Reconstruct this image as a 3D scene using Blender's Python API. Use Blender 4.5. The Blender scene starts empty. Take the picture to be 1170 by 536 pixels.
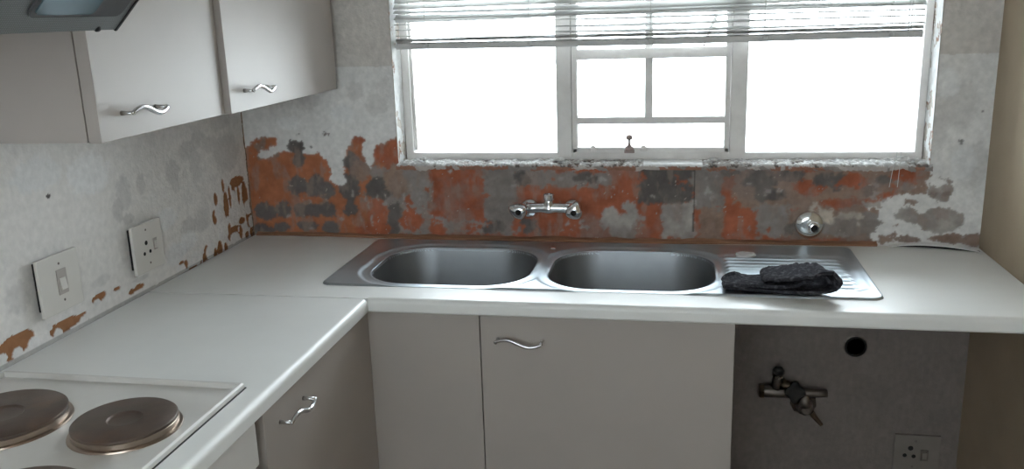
import bpy, bmesh, math, random
import numpy as np
from mathutils import Vector, Matrix

# ------------------------------------------------------------------ camera, sky, light, exposure
scene = bpy.context.scene
COL = scene.collection
cam_d = bpy.data.cameras.new('camera'); cam = bpy.data.objects.new('camera', cam_d); COL.objects.link(cam)
cam_d.sensor_width = 36.0; cam_d.lens = 30.745; cam_d.clip_start = 0.02
_yaw, _pitch, _roll = 0.1935, 0.2493, -0.0322
_f = Vector((-math.sin(_yaw)*math.cos(_pitch), math.cos(_yaw)*math.cos(_pitch), -math.sin(_pitch)))
_r = _f.cross(Vector((0, 0, 1))).normalized(); _u = _r.cross(_f)
_r2 = math.cos(_roll)*_r + math.sin(_roll)*_u; _u2 = -math.sin(_roll)*_r + math.cos(_roll)*_u
cam.matrix_world = Matrix(((_r2.x, _u2.x, -_f.x, 1.3476), (_r2.y, _u2.y, -_f.y, -2.5443), (_r2.z, _u2.z, -_f.z, 1.5731), (0, 0, 0, 1)))
scene.camera = cam

world = bpy.data.worlds.new('overcast_sky'); scene.world = world; world.use_nodes = True
bg = world.node_tree.nodes['Background']
bg.inputs[0].default_value = (0.83, 0.922, 1.0, 1); bg.inputs[1].default_value = 16.5

def portal(name, loc, rot, sx, sy):
    l = bpy.data.lights.new(name, 'AREA'); l.shape = 'RECTANGLE'; l.size = sx; l.size_y = sy
    l.cycles.is_portal = True
    o = bpy.data.objects.new(name, l); COL.objects.link(o); o.location = loc; o.rotation_euler = rot
    return o
portal('window_daylight', (1.263, 0.24, 1.62), (math.radians(-90), 0, 0), 1.54, 1.0)
REAR_X0, REAR_X1, REAR_Z0, REAR_Z1 = 0.30, 1.90, 0.95, 2.15
ROOM_Y = -3.7
portal('added_window_portal', ((REAR_X0+REAR_X1)/2, ROOM_Y-0.22, (REAR_Z0+REAR_Z1)/2), (math.radians(90), 0, 0), REAR_X1-REAR_X0, REAR_Z1-REAR_Z0)  # portal for the added rear window, which lies out of view

scene.view_settings.view_transform = 'Standard'; scene.view_settings.look = 'None'
scene.view_settings.gamma = 1.0; scene.view_settings.use_curve_mapping = False
scene.view_settings.exposure = 0.0

# ------------------------------------------------------------------ helpers
R = math.radians
def hsh(ix, iy, s):
    n = (ix.astype(np.int64)*374761393 + iy.astype(np.int64)*668265263 + s*1442695041) & 0x7fffffff
    n = ((n ^ (n >> 13))*1274126177) & 0x7fffffff
    return ((n ^ (n >> 16)) & 0xffff)/65535.0
def vnoise(x, y, freq, s=0):
    x = np.asarray(x, float)*freq; y = np.asarray(y, float)*freq
    ix = np.floor(x); iy = np.floor(y); fx = x-ix; fy = y-iy
    fx = fx*fx*(3-2*fx); fy = fy*fy*(3-2*fy)
    a = hsh(ix, iy, s); b = hsh(ix+1, iy, s); c = hsh(ix, iy+1, s); d = hsh(ix+1, iy+1, s)
    return (a*(1-fx)+b*fx)*(1-fy)+(c*(1-fx)+d*fx)*fy
def fbm(x, y, freq, s=0, o=4):
    t = 0; a = 0.5; n = 0
    for i in range(o):
        t = t+a*vnoise(x, y, freq*2**i, s+i*17); n += a; a *= 0.55
    return t/n-0.5

def node_mat(name, base=(0.8, 0.8, 0.8), rough=0.5, metal=0.0, noise=0.0, nscale=20.0, bump=0.0, bscale=200.0,
             attr=None, stretch=(1, 1, 1), rough_var=0.0, coat=0.0, trans=0.0, spec=0.5, aniso=0.0, dirt=None):
    m = bpy.data.materials.new(name); m.use_nodes = True
    nt = m.node_tree; N = nt.nodes; Lk = nt.links
    b = N['Principled BSDF']
    b.inputs['Base Color'].default_value = (*base, 1); b.inputs['Roughness'].default_value = rough
    b.inputs['Metallic'].default_value = metal; b.inputs['Coat Weight'].default_value = coat
    b.inputs['Specular IOR Level'].default_value = spec; b.inputs['Anisotropic'].default_value = aniso
    if trans: b.inputs['Transmission Weight'].default_value = trans
    tc = N.new('ShaderNodeTexCoord'); mp = N.new('ShaderNodeMapping'); mp.inputs['Scale'].default_value = stretch
    Lk.new(tc.outputs['Object'], mp.inputs['Vector'])
    src = None
    if attr:
        a = N.new('ShaderNodeAttribute'); a.attribute_name = attr; src = a.outputs['Color']
    if noise > 0 or dirt:
        t = N.new('ShaderNodeTexNoise'); t.inputs['Scale'].default_value = nscale; t.inputs['Detail'].default_value = 5
        Lk.new(mp.outputs['Vector'], t.inputs['Vector'])
        mr = N.new('ShaderNodeMapRange'); mr.inputs['From Min'].default_value = 0.25; mr.inputs['From Max'].default_value = 0.75
        mr.inputs['To Min'].default_value = 1-noise; mr.inputs['To Max'].default_value = 1+noise*0.6
        Lk.new(t.outputs['Fac'], mr.inputs['Value'])
        mx = N.new('ShaderNodeVectorMath'); mx.operation = 'SCALE'
        if src: Lk.new(src, mx.inputs[0])
        else: mx.inputs[0].default_value = base
        Lk.new(mr.outputs['Result'], mx.inputs['Scale'])
        src = mx.outputs['Vector']
        if dirt:
            t3 = N.new('ShaderNodeTexNoise'); t3.inputs['Scale'].default_value = dirt[1]; t3.inputs['Detail'].default_value = 6
            Lk.new(tc.outputs['Object'], t3.inputs['Vector'])
            m3 = N.new('ShaderNodeMapRange'); m3.inputs['From Min'].default_value = 0.5; m3.inputs['From Max'].default_value = 0.8
            m3.inputs['To Max'].default_value = dirt[2]
            Lk.new(t3.outputs['Fac'], m3.inputs['Value'])
            mm = N.new('ShaderNodeMix'); mm.data_type = 'RGBA'; mm.inputs['B'].default_value = (*dirt[0], 1)
            Lk.new(m3.outputs['Result'], mm.inputs['Factor']); Lk.new(src, mm.inputs['A']); src = mm.outputs['Result']
    if src: Lk.new(src, b.inputs['Base Color'])
    if rough_var:
        t = N.new('ShaderNodeTexNoise'); t.inputs['Scale'].default_value = nscale*1.7; t.inputs['Detail'].default_value = 4
        Lk.new(mp.outputs['Vector'], t.inputs['Vector'])
        mr = N.new('ShaderNodeMapRange'); mr.inputs['To Min'].default_value = max(0.02, rough-rough_var); mr.inputs['To Max'].default_value = rough+rough_var
        Lk.new(t.outputs['Fac'], mr.inputs['Value']); Lk.new(mr.outputs['Result'], b.inputs['Roughness'])
    if bump > 0:
        t = N.new('ShaderNodeTexNoise'); t.inputs['Scale'].default_value = bscale; t.inputs['Detail'].default_value = 4
        Lk.new(mp.outputs['Vector'], t.inputs['Vector'])
        bp = N.new('ShaderNodeBump'); bp.inputs['Strength'].default_value = bump; bp.inputs['Distance'].default_value = 0.003
        Lk.new(t.outputs['Fac'], bp.inputs['Height']); Lk.new(bp.outputs['Normal'], b.inputs['Normal'])
    return m

M = {}
M['wall'] = node_mat('painted_plaster', rough=0.85, noise=0.10, nscale=60, bump=0.5, bscale=140, attr='paint', spec=0.25)
M['tan_wall'] = node_mat('tan_wall_paint', (0.43, 0.345, 0.25), 0.8, noise=0.10, nscale=6, bump=0.2, bscale=90, spec=0.3)
M['plain_wall'] = node_mat('cream_wall_paint', (0.62, 0.58, 0.52), 0.8, noise=0.06, nscale=5, bump=0.2, bscale=90)
M['ceiling'] = node_mat('white_ceiling_paint', (0.78, 0.77, 0.74), 0.85, noise=0.04, nscale=4, bump=0.1)
M['floor'] = node_mat('beige_vinyl_floor', (0.20, 0.155, 0.12), 0.45, noise=0.12, nscale=8, bump=0.1)
M['ground'] = node_mat('pale_concrete', (0.72, 0.71, 0.68), 0.9, noise=0.1, nscale=3)
M['melamine'] = node_mat('white_melamine', (0.435, 0.392, 0.36), 0.42, noise=0.03, nscale=9, bump=0.05, bscale=320, spec=0.4)
M['carcass'] = node_mat('grey_white_melamine', (0.44, 0.395, 0.365), 0.5, noise=0.03, nscale=9, spec=0.4)
M['laminate'] = node_mat('white_worktop_laminate', (0.82, 0.82, 0.80), 0.38, noise=0.02, nscale=14, spec=0.6)
M['chip_core'] = node_mat('chipboard', (0.20, 0.12, 0.07), 0.9, noise=0.3, nscale=120)
M['steel'] = node_mat('brushed_stainless_steel', (0.54, 0.60, 0.645), 0.36, 1.0, noise=0.05, nscale=18, rough_var=0.05)
M['bowl'] = node_mat('shaded_bowl_steel', (0.36, 0.375, 0.39), 0.46, 1.0, noise=0.06, nscale=18, rough_var=0.05)  # same steel, colour darkened to paint the shade inside the bowls
M['rail'] = node_mat('blind_rail_enamel', (0.62, 0.61, 0.60), 0.5, noise=0.05, nscale=12)
M['chrome'] = node_mat('chrome', (0.78, 0.79, 0.80), 0.12, 1.0, noise=0.04, nscale=40)
M['satin'] = node_mat('satin_chrome', (0.66, 0.66, 0.66), 0.26, 1.0, noise=0.04, nscale=60)
M['black'] = node_mat('black_plastic', (0.012, 0.012, 0.013), 0.5, noise=0.1, nscale=40)
M['void'] = node_mat('dark_hole', (0.01, 0.009, 0.008), 0.9, noise=0.1)
M['enamel'] = node_mat('white_enamel', (0.68, 0.66, 0.63), 0.28, noise=0.03, nscale=12, spec=0.5, dirt=((0.35, 0.28, 0.2), 9, 0.18))
M['iron'] = node_mat('cast_iron_hotplate', (0.125, 0.090, 0.072), 0.42, 0.35, noise=0.35, nscale=18, bump=0.1, bscale=300, dirt=((0.19, 0.105, 0.06), 22, 0.5))
M['plate_rim'] = node_mat('hotplate_rim_steel', (0.42, 0.34, 0.28), 0.28, 1.0, noise=0.15, nscale=30)
M['plastic'] = node_mat('aged_white_plastic', (0.66, 0.63, 0.585), 0.38, noise=0.03, nscale=20)
M['frame'] = node_mat('painted_steel_window_frame', (0.82, 0.79, 0.765), 0.55, noise=0.06, nscale=25, bump=0.15, bscale=120, dirt=((0.36, 0.32, 0.28), 18, 0.2))
M['latch'] = node_mat('painted_latch_metal', (0.38, 0.30, 0.28), 0.5, 0.3, noise=0.15, nscale=60)
M['brass'] = node_mat('dull_brass', (0.20, 0.145, 0.10), 0.42, 0.9, noise=0.3, nscale=50)
M['dullpipe'] = node_mat('dull_plumbing_metal', (0.20, 0.17, 0.15), 0.45, 0.8, noise=0.3, nscale=40)
M['rubber'] = node_mat('dark_rubber', (0.02, 0.018, 0.017), 0.6, noise=0.2, nscale=50)
M['towel'] = node_mat('charcoal_towelling', (0.040, 0.040, 0.047), 0.95, noise=0.5, nscale=220, bump=1.0, bscale=420, spec=0.1, dirt=((0.16, 0.15, 0.17), 90, 0.8))
M['batten'] = node_mat('stained_wooden_batten', (0.33, 0.17, 0.10), 0.75, noise=0.35, nscale=14, bump=0.4, bscale=70, stretch=(1, 6, 6))
M['oldpaint'] = node_mat('painted_over_plastic', (0.235, 0.205, 0.180), 0.7, noise=0.08, nscale=30)
M['cord'] = node_mat('white_cord', (0.6, 0.6, 0.58), 0.8, noise=0.05)
M['plaster'] = node_mat('loose_plaster', (0.66, 0.65, 0.63), 0.9, noise=0.2, nscale=60, bump=0.6, bscale=150)
M['hood'] = node_mat('grey_hood_metal', (0.42, 0.42, 0.42), 0.4, 0.6, noise=0.06, nscale=20)
M['lamp_frame'] = node_mat('dark_grey_plastic', (0.07, 0.07, 0.075), 0.5, noise=0.2, nscale=40)
M['screen'] = node_mat('hood_lamp_cover', (0.10, 0.15, 0.17), 0.08, 0.0, noise=0.2, nscale=8, spec=0.8)

def mesh_filter_mat():
    m = node_mat('grease_filter_mesh', (0.16, 0.165, 0.165), 0.42, 0.75)
    nt = m.node_tree; N = nt.nodes; Lk = nt.links; b = N['Principled BSDF']
    tc = N.new('ShaderNodeTexCoord'); mp = N.new('ShaderNodeMapping'); mp.inputs['Rotation'].default_value = (0, R(45), 0)
    w1 = N.new('ShaderNodeTexWave'); w1.bands_direction = 'Y'; w1.inputs['Scale'].default_value = 70; w1.inputs['Distortion'].default_value = 1.5
    w2 = N.new('ShaderNodeTexWave'); w2.bands_direction = 'X'; w2.inputs['Scale'].default_value = 85; w2.inputs['Distortion'].default_value = 1.5
    Lk.new(tc.outputs['Object'], mp.inputs['Vector']); Lk.new(mp.outputs['Vector'], w1.inputs['Vector']); Lk.new(mp.outputs['Vector'], w2.inputs['Vector'])
    mu = N.new('ShaderNodeMath'); mu.operation = 'MULTIPLY'; Lk.new(w1.outputs['Fac'], mu.inputs[0]); Lk.new(w2.outputs['Fac'], mu.inputs[1])
    cr = N.new('ShaderNodeValToRGB'); cr.color_ramp.elements[0].color = (0.20, 0.21, 0.212, 1); cr.color_ramp.elements[1].color = (0.30, 0.312, 0.315, 1)
    Lk.new(mu.outputs[0], cr.inputs['Fac']); Lk.new(cr.outputs['Color'], b.inputs['Base Color'])
    bp = N.new('ShaderNodeBump'); bp.inputs['Strength'].default_value = 0.25; bp.inputs['Distance'].default_value = 0.002
    Lk.new(mu.outputs[0], bp.inputs['Height']); Lk.new(bp.outputs['Normal'], b.inputs['Normal'])
    return m
M['filter'] = mesh_filter_mat()

def glass_mat():
    m = bpy.data.materials.new('window_glass'); m.use_nodes = True; nt = m.node_tree; N = nt.nodes; Lk = nt.links
    N.remove(N['Principled BSDF'])
    tr = N.new('ShaderNodeBsdfTransparent'); gl = N.new('ShaderNodeBsdfGlossy'); gl.inputs['Roughness'].default_value = 0.03
    t = N.new('ShaderNodeTexNoise'); t.inputs['Scale'].default_value = 6.0
    cr = N.new('ShaderNodeValToRGB'); cr.color_ramp.elements[0].color = (0.90, 0.91, 0.90, 1); cr.color_ramp.elements[1].color = (0.97, 0.975, 0.97, 1)
    Lk.new(t.outputs['Fac'], cr.inputs['Fac']); Lk.new(cr.outputs['Color'], tr.inputs['Color'])
    fr = N.new('ShaderNodeFresnel'); fr.inputs['IOR'].default_value = 1.45
    mx = N.new('ShaderNodeMixShader'); Lk.new(fr.outputs['Fac'], mx.inputs[0]); Lk.new(tr.outputs[0], mx.inputs[1]); Lk.new(gl.outputs[0], mx.inputs[2])
    Lk.new(mx.outputs[0], N['Material Output'].inputs['Surface'])
    return m
M['glass'] = glass_mat()
def slat_mat():
    m = node_mat('white_blind_slat', (0.78, 0.78, 0.77), 0.45, noise=0.05, nscale=12)
    nt = m.node_tree; N = nt.nodes; Lk = nt.links; b = N['Principled BSDF']
    tl = N.new('ShaderNodeBsdfTranslucent'); tl.inputs['Color'].default_value = (0.75, 0.75, 0.74, 1)
    mx = N.new('ShaderNodeMixShader'); mx.inputs[0].default_value = 0.42
    Lk.new(b.outputs[0], mx.inputs[1]); Lk.new(tl.outputs[0], mx.inputs[2]); Lk.new(mx.outputs[0], N['Material Output'].inputs['Surface'])
    return m
M['slat'] = slat_mat()
def frosted_mat():
    m = bpy.data.materials.new('frosted_glass'); m.use_nodes = True; nt = m.node_tree; N = nt.nodes; Lk = nt.links
    N.remove(N['Principled BSDF'])
    tl = N.new('ShaderNodeBsdfTranslucent'); t = N.new('ShaderNodeTexNoise'); t.inputs['Scale'].default_value = 40.0
    cr = N.new('ShaderNodeValToRGB'); cr.color_ramp.elements[0].color = (0.40, 0.41, 0.41, 1); cr.color_ramp.elements[1].color = (0.46, 0.465, 0.46, 1)
    Lk.new(t.outputs['Fac'], cr.inputs['Fac']); Lk.new(cr.outputs['Color'], tl.inputs['Color'])
    Lk.new(tl.outputs[0], N['Material Output'].inputs['Surface']); return m
M['frosted'] = frosted_mat()

def wloc(o):
    v = Vector((0, 0, 0))
    while o is not None:
        v = v+o.location; o = o.parent
    return v
def link(name, me, mat, parent=None, origin=None, smooth=False):
    """mesh data in world coordinates -> object whose origin is `origin` (default: parent's), optionally parented"""
    o = bpy.data.objects.new(name, me); COL.objects.link(o)
    if mat is not None: me.materials.append(M[mat] if isinstance(mat, str) else mat)
    pw = wloc(parent) if parent is not None else Vector((0, 0, 0))
    og = Vector(origin) if origin is not None else pw
    me.transform(Matrix.Translation(-og)); o.location = og-pw
    if parent is not None: o.parent = parent
    if smooth: me.polygons.foreach_set('use_smooth', [True]*len(me.polygons))
    return o
def obj(name, bm, mat, parent=None, origin=None, smooth=False):
    bmesh.ops.recalc_face_normals(bm, faces=bm.faces)
    me = bpy.data.meshes.new(name); bm.to_mesh(me); bm.free()
    return link(name, me, mat, parent, origin, smooth)
def thing(name, label, cat, loc=(0, 0, 0), group=None):
    o = bpy.data.objects.new(name, None); COL.objects.link(o); o.empty_display_size = 0.05; o.location = loc
    o['label'] = label; o['category'] = cat
    if group: o['group'] = group
    return o
def tag(o, label, cat, group=None):
    o['label'] = label; o['category'] = cat
    if group: o['group'] = group
    return o
def struct(o, label=None):
    o['kind'] = 'structure'
    if label: o['label'] = label
    return o
def B(): return bmesh.new()
def box(bm, x0, x1, y0, y1, z0, z1, bev=0.0, seg=2):
    r = bmesh.ops.create_cube(bm, size=1.0)
    vs = r['verts']
    for v in vs:
        v.co = Vector((x0+(v.co.x+.5)*(x1-x0), y0+(v.co.y+.5)*(y1-y0), z0+(v.co.z+.5)*(z1-z0)))
    if bev > 0:
        es = list({e for v in vs for e in v.link_edges})
        bmesh.ops.bevel(bm, geom=es, offset=bev, segments=seg, profile=0.7, affect='EDGES')
    return bm
def tube(bm, pts, r, n=10, cap=True):
    pts = [Vector(q) for q in pts]
    rs = r if isinstance(r, (list, tuple)) else [r]*len(pts)
    rings = []; up = None
    for i, q in enumerate(pts):
        t = (pts[min(i+1, len(pts)-1)]-pts[max(i-1, 0)]).normalized()
        if up is None: up = t.orthogonal().normalized()
        up = (up-t*up.dot(t)).normalized(); sd = t.cross(up)
        rings.append([bm.verts.new(q+(up*math.cos(2*math.pi*k/n)+sd*math.sin(2*math.pi*k/n))*rs[i]) for k in range(n)])
    for a, b in zip(rings, rings[1:]):
        for k in range(n): bm.faces.new((a[k], a[(k+1) % n], b[(k+1) % n], b[k]))
    if cap:
        bm.faces.new(rings[0][::-1]); bm.faces.new(rings[-1])
    return bm
def lathe(bm, c, axis, prof, n=24):
    """prof: list of (radius, distance along axis)"""
    a = Vector(axis).normalized(); u = a.orthogonal().normalized(); w = a.cross(u); c = Vector(c); rings = []
    for r, h in prof:
        rings.append([bm.verts.new(c+a*h+(u*math.cos(2*math.pi*k/n)+w*math.sin(2*math.pi*k/n))*max(r, 1e-5)) for k in range(n)])
    for p, q in zip(rings, rings[1:]):
        for k in range(n): bm.faces.new((p[k], p[(k+1) % n], q[(k+1) % n], q[k]))
    bm.faces.new(rings[0][::-1]); bm.faces.new(rings[-1])
    return bm
def prism(bm, pts, vec):
    """pts: planar polygon of 3D points, extruded by vec"""
    a = [bm.verts.new(q) for q in pts]; b = [bm.verts.new(Vector(q)+Vector(vec)) for q in pts]
    n = len(a); bm.faces.new(a); bm.faces.new(b[::-1])
    for k in range(n): bm.faces.new((a[k], b[k], b[(k+1) % n], a[(k+1) % n]))
    return bm
def smooth_by_angle(o, deg=35):
    me = o.data; me.polygons.foreach_set('use_smooth', [True]*len(me.polygons))
    bm = bmesh.new(); bm.from_mesh(me)
    for e in bm.edges: e.smooth = not (len(e.link_faces) == 2 and e.calc_face_angle(0) > R(deg))
    bm.to_mesh(me); bm.free(); return o
def grid_mesh(name, P, keep=None, color=None):
    """P: (nv, nu, 3) points -> quad mesh; keep: (nv-1, nu-1) bool; color: (nv, nu, 3)"""
    nv, nu = P.shape[:2]
    idx = np.arange(nv*nu).reshape(nv, nu)
    q = np.stack([idx[:-1, :-1], idx[:-1, 1:], idx[1:, 1:], idx[1:, :-1]], -1)
    q = q[keep] if keep is not None else q.reshape(-1, 4)
    used = np.unique(q); remap = np.full(nv*nu, -1); remap[used] = np.arange(len(used)); q = remap[q]
    pts = P.reshape(-1, 3)[used]
    me = bpy.data.meshes.new(name)
    me.vertices.add(len(pts)); me.vertices.foreach_set('co', pts.astype(np.float32).ravel())
    me.loops.add(q.size); me.loops.foreach_set('vertex_index', q.astype(np.int32).ravel())
    me.polygons.add(len(q)); me.polygons.foreach_set('loop_start', np.arange(0, q.size, 4, dtype=np.int32))
    me.polygons.foreach_set('loop_total', np.full(len(q), 4, dtype=np.int32))
    me.update(calc_edges=True); me.validate()
    me.polygons.foreach_set('use_smooth', np.ones(len(q), dtype=bool))
    if color is not None:
        at = me.color_attributes.new('paint', 'FLOAT_COLOR', 'POINT')
        c = np.concatenate([color.reshape(-1, 3)[used], np.ones((len(used), 1))], 1)
        at.data.foreach_set('color', c.astype(np.float32).ravel())
    return me

# ------------------------------------------------------------------ the walls: worn plaster (metres on the wall: along, height, half sizes)
# r red primer, g grey cement, d dark grey adhesive, l pale grey skim, b brown-grey, c cream scraps, w white plaster, o ochre, x/y faint patches
BACK=[('G',0.501,1.014,0.0964,0.1054),('R',0.68,1.043,0.0869,0.0873),('G',0.816,1.023,0.0501,0.1099),('G',0.682,0.935,0.0807,0.0222),('G',0.927,1.094,0.0583,0.0385),('R',1.046,0.988,0.1922,0.0739),('R',1.045,1.114,0.0598,0.0158),('G',1.07,1.083,0.0871,0.0211),('R',1.195,1.07,0.0409,0.055),('D',1.314,1.076,0.0779,0.0597),('R',1.265,0.986,0.0395,0.0238),('L',1.349,0.961,0.0442,0.0529),('G',1.178,0.933,0.048,0.0283),('G',1.433,1.07,0.0395,0.0656),('B',1.486,0.955,0.0744,0.0498),('R',1.52,0.981,0.0443,0.0754),('B',1.68,1.066,0.175,0.0619),('G',1.619,0.965,0.0498,0.0492),('B',1.801,0.958,0.1419,0.0473),('B',1.937,1.088,0.0857,0.0406),('d',0.17,1.187,0.0292,0.0219),('d',0.174,1.146,0.0205,0.0276),('d',0.169,1.059,0.0354,0.0337),('d',0.229,1.071,0.0263,0.0223),('d',0.259,1.043,0.0321,0.028),('d',0.212,1.051,0.0294,0.0224),('d',0.348,1.137,0.0258,0.0328),('b',0.371,1.107,0.0315,0.033),('d',0.335,1.054,0.0347,0.0445),('d',0.171,0.985,0.0267,0.0227),('d',0.209,0.986,0.0296,0.0227),('d',0.259,0.983,0.0294,0.0226),('d',0.047,0.978,0.0393,0.0287),('d',0.108,0.985,0.027,0.0285),('d',0.186,0.931,0.0387,0.0172),('d',0.263,0.924,0.0295,0.0229),('d',0.028,0.917,0.0457,0.0174),('d',0.096,0.924,0.0271,0.0202),('d',0.339,0.99,0.0261,0.0225),('d',0.43,1.052,0.0399,0.0387),('d',0.476,0.977,0.0285,0.0363),('d',0.467,0.929,0.0258,0.0226),('r',0.424,0.974,0.0345,0.0449),('r',0.531,0.953,0.0397,0.0336),('r',0.54,1.009,0.0226,0.0277),('r',0.452,1.162,0.0282,0.0298),('b',0.488,1.077,0.0395,0.0494),('g',0.568,1.048,0.0336,0.0686),('r',0.376,1.206,0.0227,0.0108),('r',0.4,0.923,0.0637,0.0199),('l',1.148,0.985,0.0234,0.0187),('l',1.203,0.986,0.0283,0.0293),('l',1.171,0.95,0.0467,0.0376),('d',0.901,0.941,0.0243,0.0219),('r',0.925,1.039,0.0426,0.0107),('d',0.884,1.084,0.024,0.024),('g',1.027,1.101,0.0209,0.0079),('r',0.614,0.926,0.0281,0.0168),('r',0.726,0.933,0.0332,0.0139),('d',0.795,0.94,0.0383,0.0221),('g',0.826,1.03,0.0433,0.0379),('d',1.074,1.091,0.0364,0.0184),('l',1.001,1.088,0.0079,0.0079),('l',1.125,1.085,0.0103,0.0079),('l',0.862,1.066,0.0107,0.008),('l',1.019,0.932,0.0159,0.0054),('l',1.072,0.938,0.0132,0.0068),('r',1.346,1.079,0.03,0.0052),('l',1.336,0.945,0.0355,0.0266),('l',1.36,0.995,0.0251,0.0131),('d',1.253,1.109,0.0202,0.0207),('d',1.309,1.042,0.0353,0.0209),('l',1.429,1.053,0.0099,0.0129),('b',1.441,0.944,0.03,0.0316),('d',1.494,1.11,0.0293,0.0178),('d',1.579,1.087,0.0531,0.0304),('d',1.663,1.1,0.0428,0.0201),('r',1.712,1.065,0.0474,0.0202),('d',1.77,1.088,0.0469,0.0225),('d',1.605,1.044,0.0434,0.0204),('b',1.692,0.986,0.0383,0.0205),('d',1.672,0.942,0.0241,0.0207),('r',1.828,1.088,0.0325,0.0199),('r',1.797,1.02,0.0564,0.0126),('d',1.864,1.066,0.0324,0.0174),('r',1.965,1.101,0.0454,0.0221),('g',1.956,1.067,0.032,0.0099),('d',1.909,1.089,0.0229,0.0148),('l',1.801,0.944,0.0332,0.0256),('g',1.859,0.96,0.0609,0.0356),('g',1.777,0.954,0.0332,0.0308),('c',1.804,0.985,0.0566,0.0114),('c',1.761,0.987,0.0285,0.0128),('l',1.878,1.071,0.0162,0.0124),('l',1.865,1.051,0.0371,0.005),('l',1.6,1.052,0.0072,0.0076),('l',1.629,1.055,0.0072,0.0076),('l',1.897,1.019,0.0417,0.0125),('w',1.934,0.994,0.0369,0.0352),('w',1.923,0.946,0.0232,0.0178),('w',2,0.944,0.0322,0.0202),('w',1.897,0.925,0.014,0.0128),('l',1.985,0.987,0.0367,0.0225),('b',1.984,1.025,0.0183,0.0075),('l',2.059,1.06,0.0315,0.0343),('d',2.04,1.045,0.009,0.0099),('d',2.071,1.048,0.0112,0.0074),('w',2.055,1.079,0.0202,0.0122),('l',2.066,0.973,0.0612,0.0374),('w',2.011,1.002,0.0137,0.01),('b',1.983,0.919,0.037,0.0102),('b',2.093,0.921,0.0545,0.0126),('b',2.154,0.919,0.0315,0.02),('d',2.098,1.193,0.0055,0.0059),('d',2.143,1.276,0.0033,0.0035),('x',2.083,1.293,0.048,0.0699),('x',2.131,1.126,0.0398,0.0601),('y',2.108,1.138,0.031,0.0528),('y',2.056,1.351,0.0261,0.0415),('x',2.043,1.246,0.0199,0.0709),('w',0.067,1.163,0.0297,0.0111),('w',0.308,1.107,0.0202,0.0441),('w',0.3,1.151,0.023,0.0219),('d',0.219,1.184,0.0058,0.0041),('d',0.272,1.225,0.0115,0.0027),('d',0.182,1.223,0.0087,0.0027),('b',0.105,1.157,0.0089,0.0083),('x',0.376,1.352,0.028,0.0315),('x',0.443,1.312,0.0334,0.0369),('x',0.133,1.342,0.0348,0.0267),('x',0.474,1.364,0.0221,0.0365),('x',0.218,1.328,0.0459,0.0266),('y',0.329,1.287,0.0397,0.0267),('x',0.078,1.37,0.035,0.032),('y',0.154,1.261,0.0407,0.0217),('l',0.347,1.035,0.0026,0.0157),('l',0.369,0.956,0.0026,0.0124),('l',0.395,0.996,0.0026,0.014),('l',0.403,0.951,0.0026,0.0159),('l',0.512,1.031,0.0025,0.0155),('l',0.521,0.992,0.0025,0.0191),('l',0.513,0.953,0.0026,0.014),('l',0.577,1.028,0.0025,0.0103),('l',0.585,0.987,0.0025,0.0139),('l',0.386,1.018,0.0026,0.0105),('l',0.427,1.024,0.0026,0.0104),('l',0.202,1.011,0.0027,0.0053),('l',0.257,1.015,0.0026,0.007),('l',0.535,1.056,0.0025,0.0103),('l',0.124,0.962,0.0075,0.0052),('l',0.2,0.92,0.0074,0.0052),('l',0.301,0.955,0.0073,0.0051),('l',0.449,1.008,0.0071,0.005),('l',0.666,1.111,0.0069,0.0049),('l',0.784,1.011,0.0068,0.0049),('l',1.04,1.109,0.0065,0.0047),('l',1.156,1.062,0.0064,0.0047),('l',1.271,1.034,0.0063,0.0047),('l',1.457,1.1,0.0061,0.0046),('l',1.544,1.074,0.0061,0.0046),('l',1.721,1.11,0.0059,0.0045),('l',1.885,1.106,0.0057,0.0044)]
POLY=[(-0.009,1.179),(0.027,1.207),(0.061,1.215),(0.108,1.218),(0.111,1.19),(0.075,1.179),(0.064,1.165),(0.13,1.171),(0.187,1.157),(0.241,1.168),(0.276,1.14),(0.278,1.101),(0.274,1.082),(0.298,1.057),(0.312,1.088),(0.323,1.124),(0.335,1.157),(0.356,1.206),(0.385,1.211),(0.39,1.173),(0.403,1.113),(0.416,1.135),(0.438,1.173),(0.462,1.194),(0.486,1.213),(0.506,1.218),(0.521,1.156),(0.573,1.178),(2.02,1.174),(2.021,1.101),(1.991,1.062),(1.944,1.042),(1.89,1.021),(1.859,0.998),(1.898,0.912),(1.904,0.822),(-0.056,0.773)]
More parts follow.
